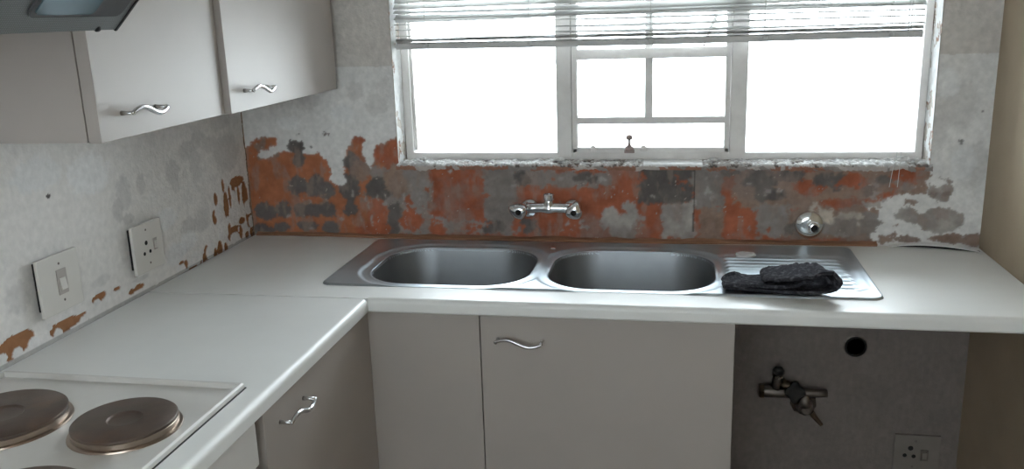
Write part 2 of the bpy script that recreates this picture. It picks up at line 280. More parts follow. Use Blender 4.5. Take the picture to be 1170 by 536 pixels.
LEFT=[('o',-1.072,0.933,0.0424,0.0247),('o',-1.036,0.942,0.0258,0.0154),('o',-0.911,0.924,0.0499,0.0144),('o',-0.949,0.923,0.017,0.0121),('o',-0.792,0.946,0.0262,0.0097),('o',-0.778,0.948,0.0165,0.0087),('o',-0.635,0.924,0.0226,0.0069),('o',-0.665,0.922,0.0147,0.0069),('o',-0.3,0.918,0.0178,0.0236),('o',-0.347,0.905,0.0138,0.013),('o',-0.225,0.913,0.0169,0.0243),('o',-0.128,0.937,0.0441,0.0222),('o',-0.161,1.033,0.0154,0.0405),('o',-0.217,1.062,0.011,0.021),('o',-0.082,1.091,0.0444,0.0165),('o',-0.109,1.072,0.0119,0.0273),('o',-0.042,1.041,0.0188,0.0421),('o',-0.029,0.967,0.0214,0.0371),('o',-0.077,0.964,0.0207,0.0112),('o',-0.017,0.915,0.0174,0.0173),('o',-0.234,1.012,0.0128,0.0238),('o',-0.413,0.919,0.0098,0.0126),('o',0.018,0.988,0.0132,0.0231),('x',-0.644,1.169,0.0284,0.0436),('x',-0.674,1.134,0.0209,0.0304),('x',-0.569,1.178,0.0189,0.0292),('x',-0.638,1.103,0.0217,0.0133),('x',-0.423,1.183,0.0341,0.0333),('x',-0.415,1.143,0.0216,0.0241),('x',-0.343,1.228,0.0406,0.0268),('x',-0.308,1.178,0.0281,0.0548),('x',-0.21,1.225,0.0449,0.023),('x',-0.126,1.186,0.0748,0.0584),('x',-0.376,1.021,0.0411,0.0225),('x',-0.433,0.968,0.0618,0.0198),('y',-0.457,0.962,0.0521,0.0295),('y',-0.386,0.98,0.0457,0.0252),('y',-0.476,1.065,0.0503,0.0287),('x',-0.676,1.034,0.0178,0.0399),('x',-0.773,0.985,0.033,0.0129),('x',-0.623,0.943,0.0342,0.0069),('x',-0.305,1.024,0.0386,0.0308),('d',-0.902,1.217,0.0069,0.0048),('x',-1.024,0.918,0.0079,0.0059),('x',-0.147,1.281,0.0621,0.0233),('x',-0.278,1.248,0.0425,0.0223),('y',-0.928,1.268,0.0796,0.0373),('y',-0.762,1.237,0.0755,0.0489),('x',-1.036,1.029,0.0353,0.0339),('x',-0.31,1.004,0.0434,0.018),('w',-0.442,0.91,0.0248,0.0191),('w',-0.363,0.918,0.0301,0.024),('w',-0.276,0.914,0.0282,0.0293),('w',-0.207,0.968,0.0251,0.032),('w',-0.207,1.017,0.0208,0.0294),('w',-0.115,1.018,0.0311,0.0514),('w',-0.131,0.922,0.029,0.0189),('w',-0.028,0.998,0.0236,0.0241),('w',-0.015,0.949,0.0192,0.0195),('w',-0.093,0.94,0.0137,0.0119),('w',-0.163,0.977,0.0173,0.0208),('w',-1.063,0.916,0.0162,0.013),('w',-1.015,0.92,0.017,0.015),('w',-1.111,0.92,0.0192,0.0127),('w',-0.94,0.914,0.0137,0.0104),('w',-0.89,0.903,0.0169,0.0106),('w',-0.963,0.936,0.0089,0.0085),('w',-0.8,0.938,0.013,0.0073),('w',-0.76,0.937,0.0108,0.0074),('w',-0.655,0.935,0.0089,0.0078),('o',-0.381,0.9,0.0233,0.0041),('o',-0.318,0.905,0.0098,0.0209),('o',-0.253,0.902,0.0113,0.0214),('o',-0.19,0.907,0.0107,0.0164),('o',-0.157,0.956,0.0109,0.0192),('o',-0.09,0.931,0.0115,0.0225),('o',-0.135,1.052,0.0087,0.0353),('o',-0.08,1.049,0.009,0.0304),('o',0.007,1.022,0.0109,0.0372),('o',-0.168,1.094,0.0084,0.0213),('o',-0.053,0.913,0.0141,0.0114),('o',0.012,0.934,0.0098,0.0291),('o',-0.433,0.93,0.0133,0.004),('o',-0.721,0.947,0.0139,0.0044),('o',-0.859,0.928,0.0185,0.0042)]
RGB = {'w': (0.78, 0.765, 0.75), 'r': (0.39, 0.125, 0.068), 'g': (0.285, 0.252, 0.235), 'd': (0.142, 0.125, 0.118), 'l': (0.41, 0.375, 0.35),
       'b': (0.30, 0.205, 0.160), 'c': (0.56, 0.49, 0.42), 'o': (0.33, 0.155, 0.072), 'x': (0.62, 0.60, 0.585), 'y': (0.80, 0.80, 0.80)}
HGT = {'w': 0.0026, 'r': 0.0, 'g': 0.0011, 'd': 0.0013, 'l': 0.0016, 'b': 0.0006, 'c': 0.002, 'o': -0.0006, 'x': 0.0021, 'y': 0.0027}

def grid_box(x0, x1, y, z0, z1):
    bm = B(); bm.faces.new([bm.verts.new(q) for q in ((x0, y, z0), (x1, y, z0), (x1, y, z1), (x0, y, z1))]); return bm
def in_poly(u, v, poly):
    res = np.zeros(u.shape, bool); n = len(poly)
    for i in range(n):
        x0, y0 = poly[i]; x1, y1 = poly[(i+1) % n]
        if y0 == y1: continue
        c = ((y0 > v) != (y1 > v)) & (u < (x1-x0)*(v-y0)/(y1-y0)+x0)
        res ^= c
    return res
def apply_blobs(u, v, col, hgt, blobs, seed=3, amp=0.018, jg=0.22):
    wu = fbm(u, v, 40, seed, 3)*amp; wv = fbm(u, v, 40, seed+50, 3)*amp
    jag = fbm(u, v, 110, seed+90, 3)
    for i, (k, cu, cv, ru, rv) in enumerate(blobs):
        big = min(1.0, min(ru, rv)/0.02)
        du = np.abs(u+wu*big-cu)/ru; dv = np.abs(v+wv*big-cv)/rv
        if k.isupper(): d = np.maximum(du, dv)
        else: d = np.sqrt(du*du+dv*dv)
        m = d+jag*jg*big < 1.0
        kk = k.lower()
        tone = 1.0+0.14*(hsh(np.array([i]), np.array([7]), seed)[0]-0.5)
        c = np.array(RGB[kk])*tone
        if kk in 'xy':
            t = np.clip((1.15-d-jag*0.6)*3.0, 0, 1)[..., None]*0.7
            col[:] = col*(1-t)+c*t
        else:
            col[m] = c; hgt[m] = HGT[kk]
    return col, hgt

WX0, WX1, WZ0, WZ1 = 0.501, 2.025, 1.128, 2.10      # window opening
XR = 2.17
def back_wall():
    us = np.unique(np.round(np.concatenate([np.linspace(0, XR, 724), [WX0, WX1]]), 5))
    vs = np.unique(np.round(np.concatenate([np.arange(0, 0.86, 0.02), np.arange(0.86, 1.66, 0.003), np.arange(1.66, 2.6, 0.04), [2.6, WZ0, WZ1]]), 5))
    U, V = np.meshgrid(us, vs)
    col = np.zeros(U.shape+(3,)); hgt = np.zeros(U.shape)
    n1 = fbm(U, V, 9, 1); n2 = fbm(U, V, 35, 5)
    # smooth wall paint above the old tile line, plaster of the stripped tile zone, bare paint below the worktop
    paint = np.array((0.66, 0.62, 0.585)); tilez = np.array(RGB['w'])
    line = 1.428+n2*0.004
    tz = (V < line) & (V > 0.88)
    col[:] = paint; hgt[:] = 0.0030
    col[tz] = tilez; hgt[tz] = HGT['w']
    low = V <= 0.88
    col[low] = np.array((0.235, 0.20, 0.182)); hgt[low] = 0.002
    col *= (1+0.22*n1+0.10*n2)[..., None]
    cr = np.abs(fbm(U, V, 14, 77, 3)) < 0.006
    # exposed zone
    wu = fbm(U, V, 30, 31, 4)*0.02; wv = fbm(U, V, 30, 61, 4)*0.02
    ex = in_poly(U+wu, V+wv, POLY) & (V < 1.30) & (V > 0.86)
    mix = fbm(U, V, 16, 13)
    red = np.array(RGB['r'])
    c = np.where((mix > 0.26)[..., None], np.array(RGB['b']), red)
    c = np.where(((U < 0.46+0.08*n1) & (mix <= 0.26))[..., None], np.array((0.42, 0.155, 0.078)), c)
    col[ex] = c[ex]; hgt[ex] = 0.0
    tzi = V < 1.40
    c2 = col.copy(); h2 = hgt.copy(); apply_blobs(U, V, c2, h2, BACK)
    band = (V > 0.86) & (V < 1.42)
    col[band] = c2[band]; hgt[band] = h2[band]
    # smear: ragged edges, pieces of neighbouring colour dragged about by the scraper, soft transitions
    r0, r1 = np.searchsorted(vs, 0.868), np.searchsorted(vs, 1.40)
    sub_c = col[r0:r1].copy(); sub_h = hgt[r0:r1].copy(); SU = U[r0:r1]; SV = V[r0:r1]
    I, J = np.meshgrid(np.arange(r1-r0), np.arange(len(us)), indexing='ij')
    def pull(di, dj): return np.clip(I+np.round(di).astype(int), 0, r1-r0-1), np.clip(J+np.round(dj).astype(int), 0, len(us)-1)
    inside = (sub_h < 0.0022)
    k = pull(fbm(SU, SV, 22, 501, 3)*34, fbm(SU, SV, 22, 511, 3)*34)
    sel = (fbm(SU, SV, 32, 521, 4) > 0.10+0.10*(SU < 0.47)) & inside & (sub_h[k] < 0.0022)
    sub_c = np.where(sel[..., None], sub_c[k], sub_c); sub_h = np.where(sel, sub_h[k], sub_h)
    k = pull(fbm(SU, SV, 120, 531, 3)*5, fbm(SU, SV, 120, 541, 3)*5)
    sub_c = sub_c[k]; sub_h = sub_h[k]
    def blur(a):
        p = np.pad(a, [(1, 1), (1, 1)]+[(0, 0)]*(a.ndim-2), mode='edge')
        return (p[:-2, 1:-1]+p[2:, 1:-1]+p[1:-1, :-2]+p[1:-1, 2:]+2*p[1:-1, 1:-1])/6
    sub_h = blur(sub_h); soft = blur(blur(blur(sub_c)))
    mixb = np.where(inside, 0.6, 0.35)[..., None]; sub_c = sub_c*(1-mixb)+soft*mixb
    tone = 1+0.55*fbm(SU, SV, 26, 551, 4)*inside; sub_c = sub_c*tone[..., None]
    gre = np.clip((fbm(SU, SV, 12, 561, 4)-0.0)*3.0, 0, 0.5)*inside*np.clip((SU-0.35)/0.25, 0, 1); sub_c = sub_c*(1-gre[..., None])+np.array((0.25, 0.21, 0.19))*gre[..., None]
    col[r0:r1] = sub_c; hgt[r0:r1] = sub_h
    # streaky film over the exposed zone, scuffs and pits
    film = fbm(U*1.0, V*0.45, 40, 101, 4)
    f = np.clip((film-0.04)*3.5, 0, 0.5)[..., None]
    fm = (band & (hgt < 0.0018))
    col[fm] = (col*(1-f)+np.array((0.33, 0.25, 0.215))*f)[fm]
    sp = fbm(U, V, 130, 141, 2); s2 = (sp > 0.36) & band & (fbm(U, V, 12, 151) > 0.02) & (hgt < 0.0018)
    col[s2] = np.array((0.42, 0.36, 0.32)); hgt[s2] = 0.0018
    # dark joint between two old tile beds under the window
    j = (np.abs(U-1.392-n2*0.003) < 0.0022) & (V > 0.93) & (V < 1.12); col[j] *= 0.45; hgt[j] -= 0.0015
    col *= (1+0.20*fbm(U, V, 90, 8, 3))[..., None]
    hgt = hgt+fbm(U, V, 60, 9, 3)*0.0012
    hgt[(V > line) & (V < line+0.004)] += 0.0008
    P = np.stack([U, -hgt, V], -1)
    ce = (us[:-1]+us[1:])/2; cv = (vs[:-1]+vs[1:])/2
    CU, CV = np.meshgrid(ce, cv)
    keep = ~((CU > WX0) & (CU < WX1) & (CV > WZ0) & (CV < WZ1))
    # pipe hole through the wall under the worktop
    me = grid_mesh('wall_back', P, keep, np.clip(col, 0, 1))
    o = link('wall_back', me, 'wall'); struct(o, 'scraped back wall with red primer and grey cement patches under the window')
    bm = B()
    for a in ((-0.2, WX0, 0, 2.6), (WX1, XR+0.2, 0, 2.6), (WX0, WX1, 0, WZ0-0.004), (WX0, WX1, WZ1, 2.6)): box(bm, a[0], a[1], 0.004, 0.22, a[2], a[3])
    obj('masonry', bm, 'plain_wall', o)
    return o
wall_b = back_wall()

def reveal(name, x, sgn):
    ys = np.linspace(-0.002, 0.20, 60); vs = np.linspace(WZ0-0.01, WZ1, 320)
    U, V = np.meshgrid(ys, vs)
    col = np.zeros(U.shape+(3,)); col[:] = (0.80, 0.80, 0.79); h = np.full(U.shape, 0.003)
    n = fbm(U, V, 28, 21 if sgn > 0 else 44, 4)
    low = np.clip((1.34-V)/0.2, 0, 1)
    chip = n > 0.20-0.22*low
    col[chip] = (0.40, 0.24, 0.17); h[chip] = 0.0008
    ch2 = n > 0.30-0.22*low; col[ch2] = (0.20, 0.17, 0.15); h[ch2] = 0.0
    col *= (1+0.25*fbm(U, V, 60, 4))[..., None]
    h = h+fbm(U, V, 40, 12)*0.002
    P = np.stack([x+sgn*h, U, V], -1)
    return link(name, grid_mesh(name, P, None, np.clip(col, 0, 1)), 'wall', wall_b)
reveal('window_reveal', WX0-0.001, 1); reveal('window_reveal', WX1+0.001, -1)

def sill():
    us = np.linspace(WX0-0.006, WX1+0.006, 520); t = np.linspace(0, 1, 44)
    U, T = np.meshgrid(us, t)
    L = 0.125; s = T*(L+0.016)
    y = 0.122-s; z = np.full(U.shape, 0.0)
    over = np.clip(s-(L-0.006), 0, 1)            # front lip bends down over the wall face
    y = np.where(over > 0, -0.003-0.006*np.sin(np.clip(over/0.014, 0, 1)*1.57), y); z = -over*0.75
    n = fbm(U, s, 55, 3, 4); n2 = fbm(U, s, 130, 9, 3); n3 = fbm(U, s*0.4, 12, 19)
    lump = np.clip((y < 0.09), 0, 1)
    smooth = np.clip((np.abs(U-1.33)-0.07)/0.03, 0.15, 1)     # a smooth trowelled stretch right of the latch
    z = z+WZ0+0.004+(n*0.016+n2*0.007+n3*0.006)*lump*smooth
    y = y-np.abs(n)*0.006*(over > 0)*smooth
    col = np.zeros(U.shape+(3,)); col[:] = np.where((n2 > 0.10)[..., None] | (smooth < 0.5)[..., None], np.array((0.78, 0.78, 0.77)), np.array((0.52, 0.51, 0.50)))
    m = (n+n3*0.6 < -0.07) & (smooth > 0.5); col[m] = (0.42, 0.38, 0.355)
    m = (n+n3*0.4+n2*0.3 < -0.16) & (smooth > 0.5); col[m] = (0.13, 0.11, 0.10)
    fr = (over > 0.008+n*0.012); col[fr] = np.where((n3 > 0.03)[fr][:, None], np.array((0.50, 0.45, 0.42)), np.where((fbm(U, s, 9, 33) > 0.02)[fr][:, None], np.array((0.30, 0.265, 0.245)), np.array((0.33, 0.17, 0.12))))
    col *= (1+0.3*n2)[..., None]
    o = link('trim_1', grid_mesh('trim_1', np.stack([U, y, z], -1), None, np.clip(col, 0, 1)), 'wall')
    return struct(o, 'rough broken plaster window sill')
sill()

def left_wall():
    us = np.unique(np.round(np.concatenate([np.arange(ROOM_Y, -1.56, 0.05), np.arange(-1.56, 0.0005, 0.0028)]), 5))
    vs = np.unique(np.round(np.concatenate([np.arange(0, 0.86, 0.04), np.arange(0.86, 1.45, 0.0028), np.arange(1.45, 2.6, 0.05), [2.6]]), 5))
    U, V = np.meshgrid(us, vs)
    col = np.zeros(U.shape+(3,)); col[:] = (0.79, 0.765, 0.74); hgt = np.full(U.shape, HGT['w'])
    n1 = fbm(U, V, 8, 201); n2 = fbm(U, V, 30, 205)
    col *= (1+0.05*n1+0.03*n2)[..., None]
    g = np.clip((fbm(U, V, 18, 222, 3)-0.12)*4, 0, 0.25)[..., None]*np.clip((U+0.75)/0.3, 0, 1)[..., None]
    col = col*(1-g)+np.array((0.60, 0.59, 0.58))*g
    band = (V > 0.86) & (V < 1.45) & (U > -1.56)
    c2 = col.copy(); h2 = hgt.copy(); apply_blobs(U, V, c2, h2, LEFT, 303, 0.008, 0.15)
    col[band] = c2[band]; hgt[band] = h2[band]
    # crack where the two walls meet, dirty line along the worktop
    e = (U > -0.010-0.012*np.clip(fbm(V, V*0, 30, 7)+0.15, 0, 1)) & (V < 1.40); col[e] = np.array((0.42, 0.30, 0.22)); hgt[e] = 0
    cr = (np.abs(U+0.014+fbm(V, V*0, 18, 9)*0.03) < 0.0016) & (V < 1.36); col[cr] = (0.06, 0.05, 0.045)
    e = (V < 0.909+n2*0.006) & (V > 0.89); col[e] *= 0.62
    col *= (1+0.05*fbm(U, V, 90, 208, 3))[..., None]
    hgt = hgt+fbm(U, V, 60, 209, 3)*0.001
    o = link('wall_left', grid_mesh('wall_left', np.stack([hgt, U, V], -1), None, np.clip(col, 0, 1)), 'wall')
    # outward winding is irrelevant for shading; thickness behind the plaster
    obj('masonry', box(B(), -0.2, -0.003, ROOM_Y-0.2, 0.0, 0, 2.6), 'plain_wall', o)
    return struct(o, 'chipped white plaster wall left of the worktops')
left_wall()
struct(obj('wall_right', box(B(), XR, XR+0.2, ROOM_Y-0.2, 0.0, 0, 2.6), 'tan_wall'), 'tan painted wall at the right end of the worktop')
bm = B()
for a in ((0, REAR_X0, 0, 2.6), (REAR_X1, XR, 0, 2.6), (REAR_X0, REAR_X1, REAR_Z1, 2.6), (REAR_X0, REAR_X1, 0, REAR_Z0)): box(bm, a[0], a[1], ROOM_Y-0.2, ROOM_Y, a[2], a[3])
struct(obj('wall_front', bm, 'plain_wall'))
w2 = bpy.data.objects.new('added_rear_window', None); COL.objects.link(w2); w2.location = ((REAR_X0+REAR_X1)/2, ROOM_Y-0.1, REAR_Z0); struct(w2, 'frosted window added out of view opposite the sink for fill light')  # added unseen window, fills the room with light from behind the camera
bm = B()
for a in ((REAR_X0, REAR_X1, REAR_Z0, REAR_Z0+0.04), (REAR_X0, REAR_X1, REAR_Z1-0.04, REAR_Z1), (REAR_X0, REAR_X0+0.04, REAR_Z0+0.04, REAR_Z1-0.04), (REAR_X1-0.04, REAR_X1, REAR_Z0+0.04, REAR_Z1-0.04)): box(bm, a[0], a[1], ROOM_Y-0.12, ROOM_Y-0.08, a[2], a[3])
obj('outer_frame', bm, 'frame', w2)
obj('pane', grid_box(REAR_X0+0.04, REAR_X1-0.04, ROOM_Y-0.1, REAR_Z0+0.04, REAR_Z1-0.04), 'frosted', w2)
struct(obj('floor', box(B(), -0.2, XR+0.2, ROOM_Y-0.2, 0.22, -0.1, 0.0), 'floor'))
struct(obj('ceiling', box(B(), -0.2, XR+0.2, ROOM_Y-0.2, 0.22, 2.6, 2.7), 'ceiling'))
struct(obj('ground', box(B(), -25, 25, -25, 25, -0.3, -0.12), 'ground'))

# ------------------------------------------------------------------ window (steel frame, seven panes)
def window():
    w = bpy.data.objects.new('window_1', None); COL.objects.link(w); w.location = (1.263, 0.095, WZ0+0.006); struct(w, 'white painted steel window with a small centre casement')
    y0, y1 = 0.080, 0.118; zb, zt = WZ0-0.006, WZ1-0.002; xl, xr = WX0+0.003, WX1-0.003
    def bar(name, x0, x1, z0, z1, d=0.0, bev=0.003): return obj(name, box(B(), x0, x1, y0+d, y1, z0, z1, bev), 'frame', w)
    bm = B()
    for a in ((xl, 0.527, 1.152, zt-0.03), (2.003, xr, 1.152, zt-0.03), (xl, xr, zb, 1.152), (xl, xr, zt-0.03, zt)): box(bm, a[0], a[1], y0, y1, a[2], a[3])
    obj('outer_frame', bm, 'frame', w)
    bar('mullion', 0.982, 1.028, zb, zt, -0.003); bar('mullion', 1.492, 1.538, zb, zt, -0.003)
    cx0, cx1 = 1.030, 1.490
    bm = B()
    for a in ((cx0, 1.046, 1.152, zt-0.03), (1.476, cx1, 1.152, zt-0.03), (cx0, cx1, 1.152, 1.168)): box(bm, a[0], a[1], y0-0.006, y1, a[2], a[3], 0.003)
    obj('casement_frame', bm, 'frame', w)
    bar('transom', cx0, cx1, 1.429, 1.459, -0.004); bar('glazing_bar', 1.040, 1.482, 1.2375, 1.2580, 0.004); bar('glazing_bar', 1.2450, 1.2680, 1.250, zt-0.03, 0.006)
    # panes set into the frame from the outside
    def pane(x0, x1, z0, z1): return obj('pane', box(B(), x0, x1, 0.100, 0.104, z0, z1), 'glass', w)
    pane(0.527, 0.982, 1.152, zt-0.03); pane(1.538, 2.003, 1.152, zt-0.03)
    pane(1.046, 1.476, 1.168, 1.240); pane(1.046, 1.2475, 1.2555, 1.431); pane(1.2655, 1.476, 1.2555, 1.431)
    pane(1.046, 1.2475, 1.456, zt-0.03); pane(1.2655, 1.476, 1.456, zt-0.03)
    # putty line inside left pane edge
    bm = B(); tube(bm, [(0.532, 0.099, 1.158), (0.530, 0.099, 1.50), (0.530, 0.099, zt-0.04)], 0.0045, 6); obj('putty', bm, 'frame', w)
    # peg stay and its latch
    st = obj('stay_bar', box(B(), 1.056, 1.262, 0.066, 0.072, 1.164, 1.1695, 0.0015), 'frame', w)
    for x in (1.092, 1.243):
        obj('stay_peg', lathe(B(), (x, 0.074, 1.160), (0, 0, 1), [(0.011, 0), (0.011, 0.006), (0.007, 0.012), (0.003, 0.015)], 14), 'frame', st)
    la = obj('latch', lathe(B(), (1.201, 0.066, 1.158), (0, 0, 1), [(0.006, 0), (0.012, 0.003), (0.0135, 0.009), (0.011, 0.014), (0.006, 0.018), (0.0036, 0.026), (0.0034, 0.034), (0.0085, 0.036), (0.0105, 0.042), (0.0085, 0.048), (0.002, 0.051)], 16), 'latch', w, smooth=True)
    box_ = obj('latch_plate', box(B(), 1.186, 1.216, 0.070, 0.0745, 1.152, 1.164, 0.0015), 'latch', la)
window()

# ------------------------------------------------------------------ venetian blind
def blind():
    x0, x1 = 0.507, 1.988; y = 0.034
    b = thing('venetian_blind', 'half-raised white venetian blind hanging in the window opening', 'blind', (1.25, y, 1.475))
    hb = B(); box(hb, x0, x1, y-0.014, y+0.014, WZ1-0.032, WZ1-0.004, 0.002); obj('head_rail', hb, 'slat', b)
    rnd = random.Random(5)
    def slat(z, tilt, twist, sag, xa, xb, seed):
        n = 40; bm = B(); rows = []
        for i in range(n+1):
            t = i/n; x = xa+(xb-xa)*t
            a = tilt+twist*math.sin(3.3*t+seed)+(R(17)*max(0.0, min(1.0, (x-1.0)/0.15))*(1-0.40*max(0.0, min(1.0, (x-1.45)/0.2))) if tilt > 0 and z > 1.505 else 0)
            zz = z+sag*math.sin(math.pi*t*2+seed*1.7)
            row = []
            for k in range(4):
                s = (k/3-0.5)*0.025; cv = 0.0016*(1-(2*k/3-1)**2)
                row.append(bm.verts.new((x, y+s*math.cos(a)-cv*math.sin(a), zz+s*math.sin(a)+cv*math.cos(a))))
            rows.append(row)
        for p, q in zip(rows, rows[1:]):
            for k in range(3): bm.faces.new((p[k], q[k], q[k+1], p[k+1]))
        o = obj('slat', bm, 'slat', b, smooth=True)
        md = o.modifiers.new('thickness', 'SOLIDIFY'); md.thickness = 0.0006
        return o
    z = 1.512; i = 0
    while z < WZ1-0.04:
        if i < 3: tilt = R(1.5)
        elif i < 5: tilt = R(26)
        else: tilt = R(38)
        slat(z, tilt+R(rnd.uniform(-1, 1)*(1 if i < 3 else 4)), R(rnd.uniform(2, 4) if i < 3 else rnd.uniform(5, 12)), rnd.uniform(0, 0.0022), x0+rnd.uniform(-.002, .003), x1+rnd.uniform(-.004, .002), i*1.3)
        z += 0.0175; i += 1
    slat(1.566, R(40), R(30), 0.004, x0+0.002, x1, 2.2)                  # one warped slat out of line
    for k in range(5): slat(1.4960+k*0.0017, R(2), R(1.5), 0.0008, x0+0.002, x1-0.002, k)   # slats gathered on the rail
    # bottom rail with a slight droop in the middle
    bm = B(); n = 20; pr = [(-.011, -.0095), (.011, -.0095), (.0125, .006), (0, .0110), (-.0125, .006)]
    rings = []
    for i in range(n+1):
        t = i/n; x = x0+0.003+(x1-x0-0.006)*t; zc = 1.4835-0.0035*math.sin(math.pi*min(1, t*1.15))-0.001*t
        rings.append([bm.verts.new((x, y+a, zc+c)) for a, c in pr])
    for p, q in zip(rings, rings[1:]):
        for k in range(5): bm.faces.new((p[k], p[(k+1) % 5], q[(k+1) % 5], q[k]))
    bm.faces.new(rings[0][::-1]); bm.faces.new(rings[-1]); rail = obj('bottom_rail', bm, 'rail', b)
    for x in (0.603, 0.915, 1.263, 1.575, 1.905):
        obj('rail_plug', lathe(B(), (x, y-0.0125, 1.4815), (0, -1, 0), [(0.008, 0), (0.007, 0.002), (0.003, 0.003)], 14), 'slat', rail)
        bm = B()
        for s in (-1, 1): tube(bm, [(x+0.001*s, y+s*0.0135, 1.487), (x, y+s*0.0135, 1.8), (x, y+s*0.0135, WZ1-0.02)], 0.0008, 5)
        obj('ladder_cord', bm, 'cord', b)
    for dx in (0.0, 0.007):
        bm = B(); tube(bm, [(1.944+dx, y-0.0155, WZ1-0.03), (1.946+dx, y-0.0155, 1.50), (1.942+dx*0.6, y-0.017, 1.36), (1.934+dx*1.6, -0.014, 1.16), (1.925+dx*2.5, -0.020, 1.12), (1.92+dx*3, -0.018, 1.07)], 0.0009, 5)
        obj('lift_cord', bm, 'cord', b)
    bm = B(); tube(bm, [(1.446, y+0.019, 1.549), (1.440, y+0.019, 1.535), (1.425, y+0.019, 1.500), (1.414, y+0.019, 1.468)], [0.0045, 0.0055, 0.0045, 0.002], 8)
    w = obj('tilt_wand', bm, 'slat', b)
    obj('wand_tip', lathe(B(), (1.4135, y+0.019, 1.468), (-0.3, 0, -1), [(0.002, 0), (0.004, 0.003), (0.003, 0.006)], 10), 'dullpipe', w)
blind()

# crumbs of plaster on the sill
rnd = random.Random(11)
for i, (x, y, s, lab) in enumerate([(1.962, 0.035, 0.013, 'largest crumb of loose plaster near the right corner of the sill'), (1.993, 0.022, 0.009, 'crumb of loose plaster in the right corner of the sill'),
        (1.935, 0.028, 0.006, 'small crumb of loose plaster beside the hanging blind cords'), (0.575, 0.03, 0.010, 'crumb of loose plaster near the left corner of the sill'),
        (0.995, 0.028, 0.011, 'crumb of loose plaster on the sill below the left mullion'), (1.447, 0.03, 0.009, 'crumb of loose plaster on the sill below the right mullion')]):
    bm = B(); bmesh.ops.create_icosphere(bm, subdivisions=2, radius=1)
    for v in bm.verts: v.co = Vector((v.co.x*s*1.4, v.co.y*s, v.co.z*s*0.6))*(1+rnd.uniform(-.25, .25))+Vector((x, y, WZ0+0.010+s*0.35))
    tag(obj('plaster_crumb', bm, 'plaster', None, (x, y, WZ0+0.008)), lab, 'plaster crumb', 'loose plaster crumbs on the window sill')

# ------------------------------------------------------------------ worktops
WT, WB_ = 0.900, 0.864
def nose_profile(n=8, r=0.014):
    """(offset outwards from the body edge, z) for a post-formed front edge"""
    pts = [(-0.05, WT)]
    for i in range(n+1):
        a = math.pi/2*(1-i/n); pts.append((-r+r*math.cos(a), WT-r+r*math.sin(a)))
    pts += [(0, WB_+0.004), (-0.004, WB_), (-0.05, WB_)]
    return pts
SX0, SX1, SY0, SY1 = 0.445, 1.812, -0.492, -0.056   # cut-out for the sink
def worktop_back():
    bm = B(); x0, x1 = 0.004, XR-0.004
    box(bm, x0, SX0, -0.598, -0.006, WB_, WT); box(bm, SX1, x1, -0.55, -0.006, WB_, WT)
    box(bm, SX0, SX1, -0.55, SY0, WB_, WT); box(bm, SX0, SX1, SY1, -0.006, WB_, WT); box(bm, SX0, 0.5985, -0.598, -0.55, WB_, WT)
    prism(bm, [Vector((0.5985, -0.6-o, z)) for o, z in nose_profile()], (x1-0.5985, 0, 0))
    o = obj('worktop', bm, 'laminate', None, (1.2, -0.3, WB_)); smooth_by_angle(o, 30)
    tag(o, 'long white laminate worktop holding the sink under the window', 'worktop')
    # laminate strip lifting along the wall at the right end, with the gap under it
    n = 24; bm = B(); rows = []
    for i in range(n+1):
        t = i/n; x = 1.93+0.228*t; lift = 0.0125*math.sin(math.pi*min(1, t*1.02))**0.7 if t < 0.98 else 0.0
        yc = -0.010-0.05*t**2.2
        rows.append([bm.verts.new((x, yc, WT+0.0015+lift*1.0)), bm.verts.new((x, yc-0.016, WT+0.001+lift*0.72)), bm.verts.new((x, yc-0.016, WT-0.0002+lift*0.72)), bm.verts.new((x, yc, WT+0.0003+lift))])
    for p, q in zip(rows, rows[1:]):
        for k in range(4): bm.faces.new((p[k], p[(k+1) % 4], q[(k+1) % 4], q[k]))
    bm.faces.new(rows[0][::-1]); bm.faces.new(rows[-1])
    obj('lifting_edge_strip', bm, 'laminate', o)
    bm = B()
    pts = [Vector((1.94+0.215*i/12, -0.012-0.05*(i/12)**2.2-0.003, WT+0.0004)) for i in range(13)]
    back = [q+Vector((0, 0.012, 0)) for q in reversed(pts)]
    prism(bm, pts+back, (0, 0, 0.002)); obj('gap_shade_strip', bm, 'void', o)  # near-black strip standing in for the shade under the lifted laminate
worktop_back()
def worktop_left():
    bm = B(); y0, y1 = -1.80, -0.6032
    box(bm, 0.004, 0.55, y0, y1, WB_, WT-0.0008)
    prism(bm, [Vector((0.6+o, y0, z-0.0008)) for o, z in nose_profile()], (0, y1-y0-0.0005, 0))
    o = obj('worktop', bm, 'laminate', None, (0.3, -1.2, WB_)); smooth_by_angle(o, 30)
    tag(o, 'white laminate worktop along the left wall carrying the hob', 'worktop')
worktop_left()
# batten of old wood and caulk along the back of the worktop
def batten():
    us = np.linspace(0.012, 1.90, 300); prof = [(-0.004, 0.0), (-0.030, 0.0), (-0.031, 0.004), (-0.024, 0.0075), (-0.012, 0.010), (-0.004, 0.012)]
    P = np.zeros((len(prof), len(us), 3))
    for k, (a, c) in enumerate(prof):
        n = fbm(us, us*0+k*3, 20, 71, 4)
        P[k, :, 0] = us; P[k, :, 1] = a*np.clip(0.45+0.55*np.clip((us-0.25)/0.3, 0, 1)-0.35*np.clip((us-1.35)/0.2, 0, 1), 0.2, 1)+n*0.006*(k > 0); P[k, :, 2] = WT+c*(1+n*0.8)*0.8
    return struct(link('trim_2', grid_mesh('trim_2', P), 'batten'), 'stained brown strip of old adhesive and wood along the back of the worktop')
batten()

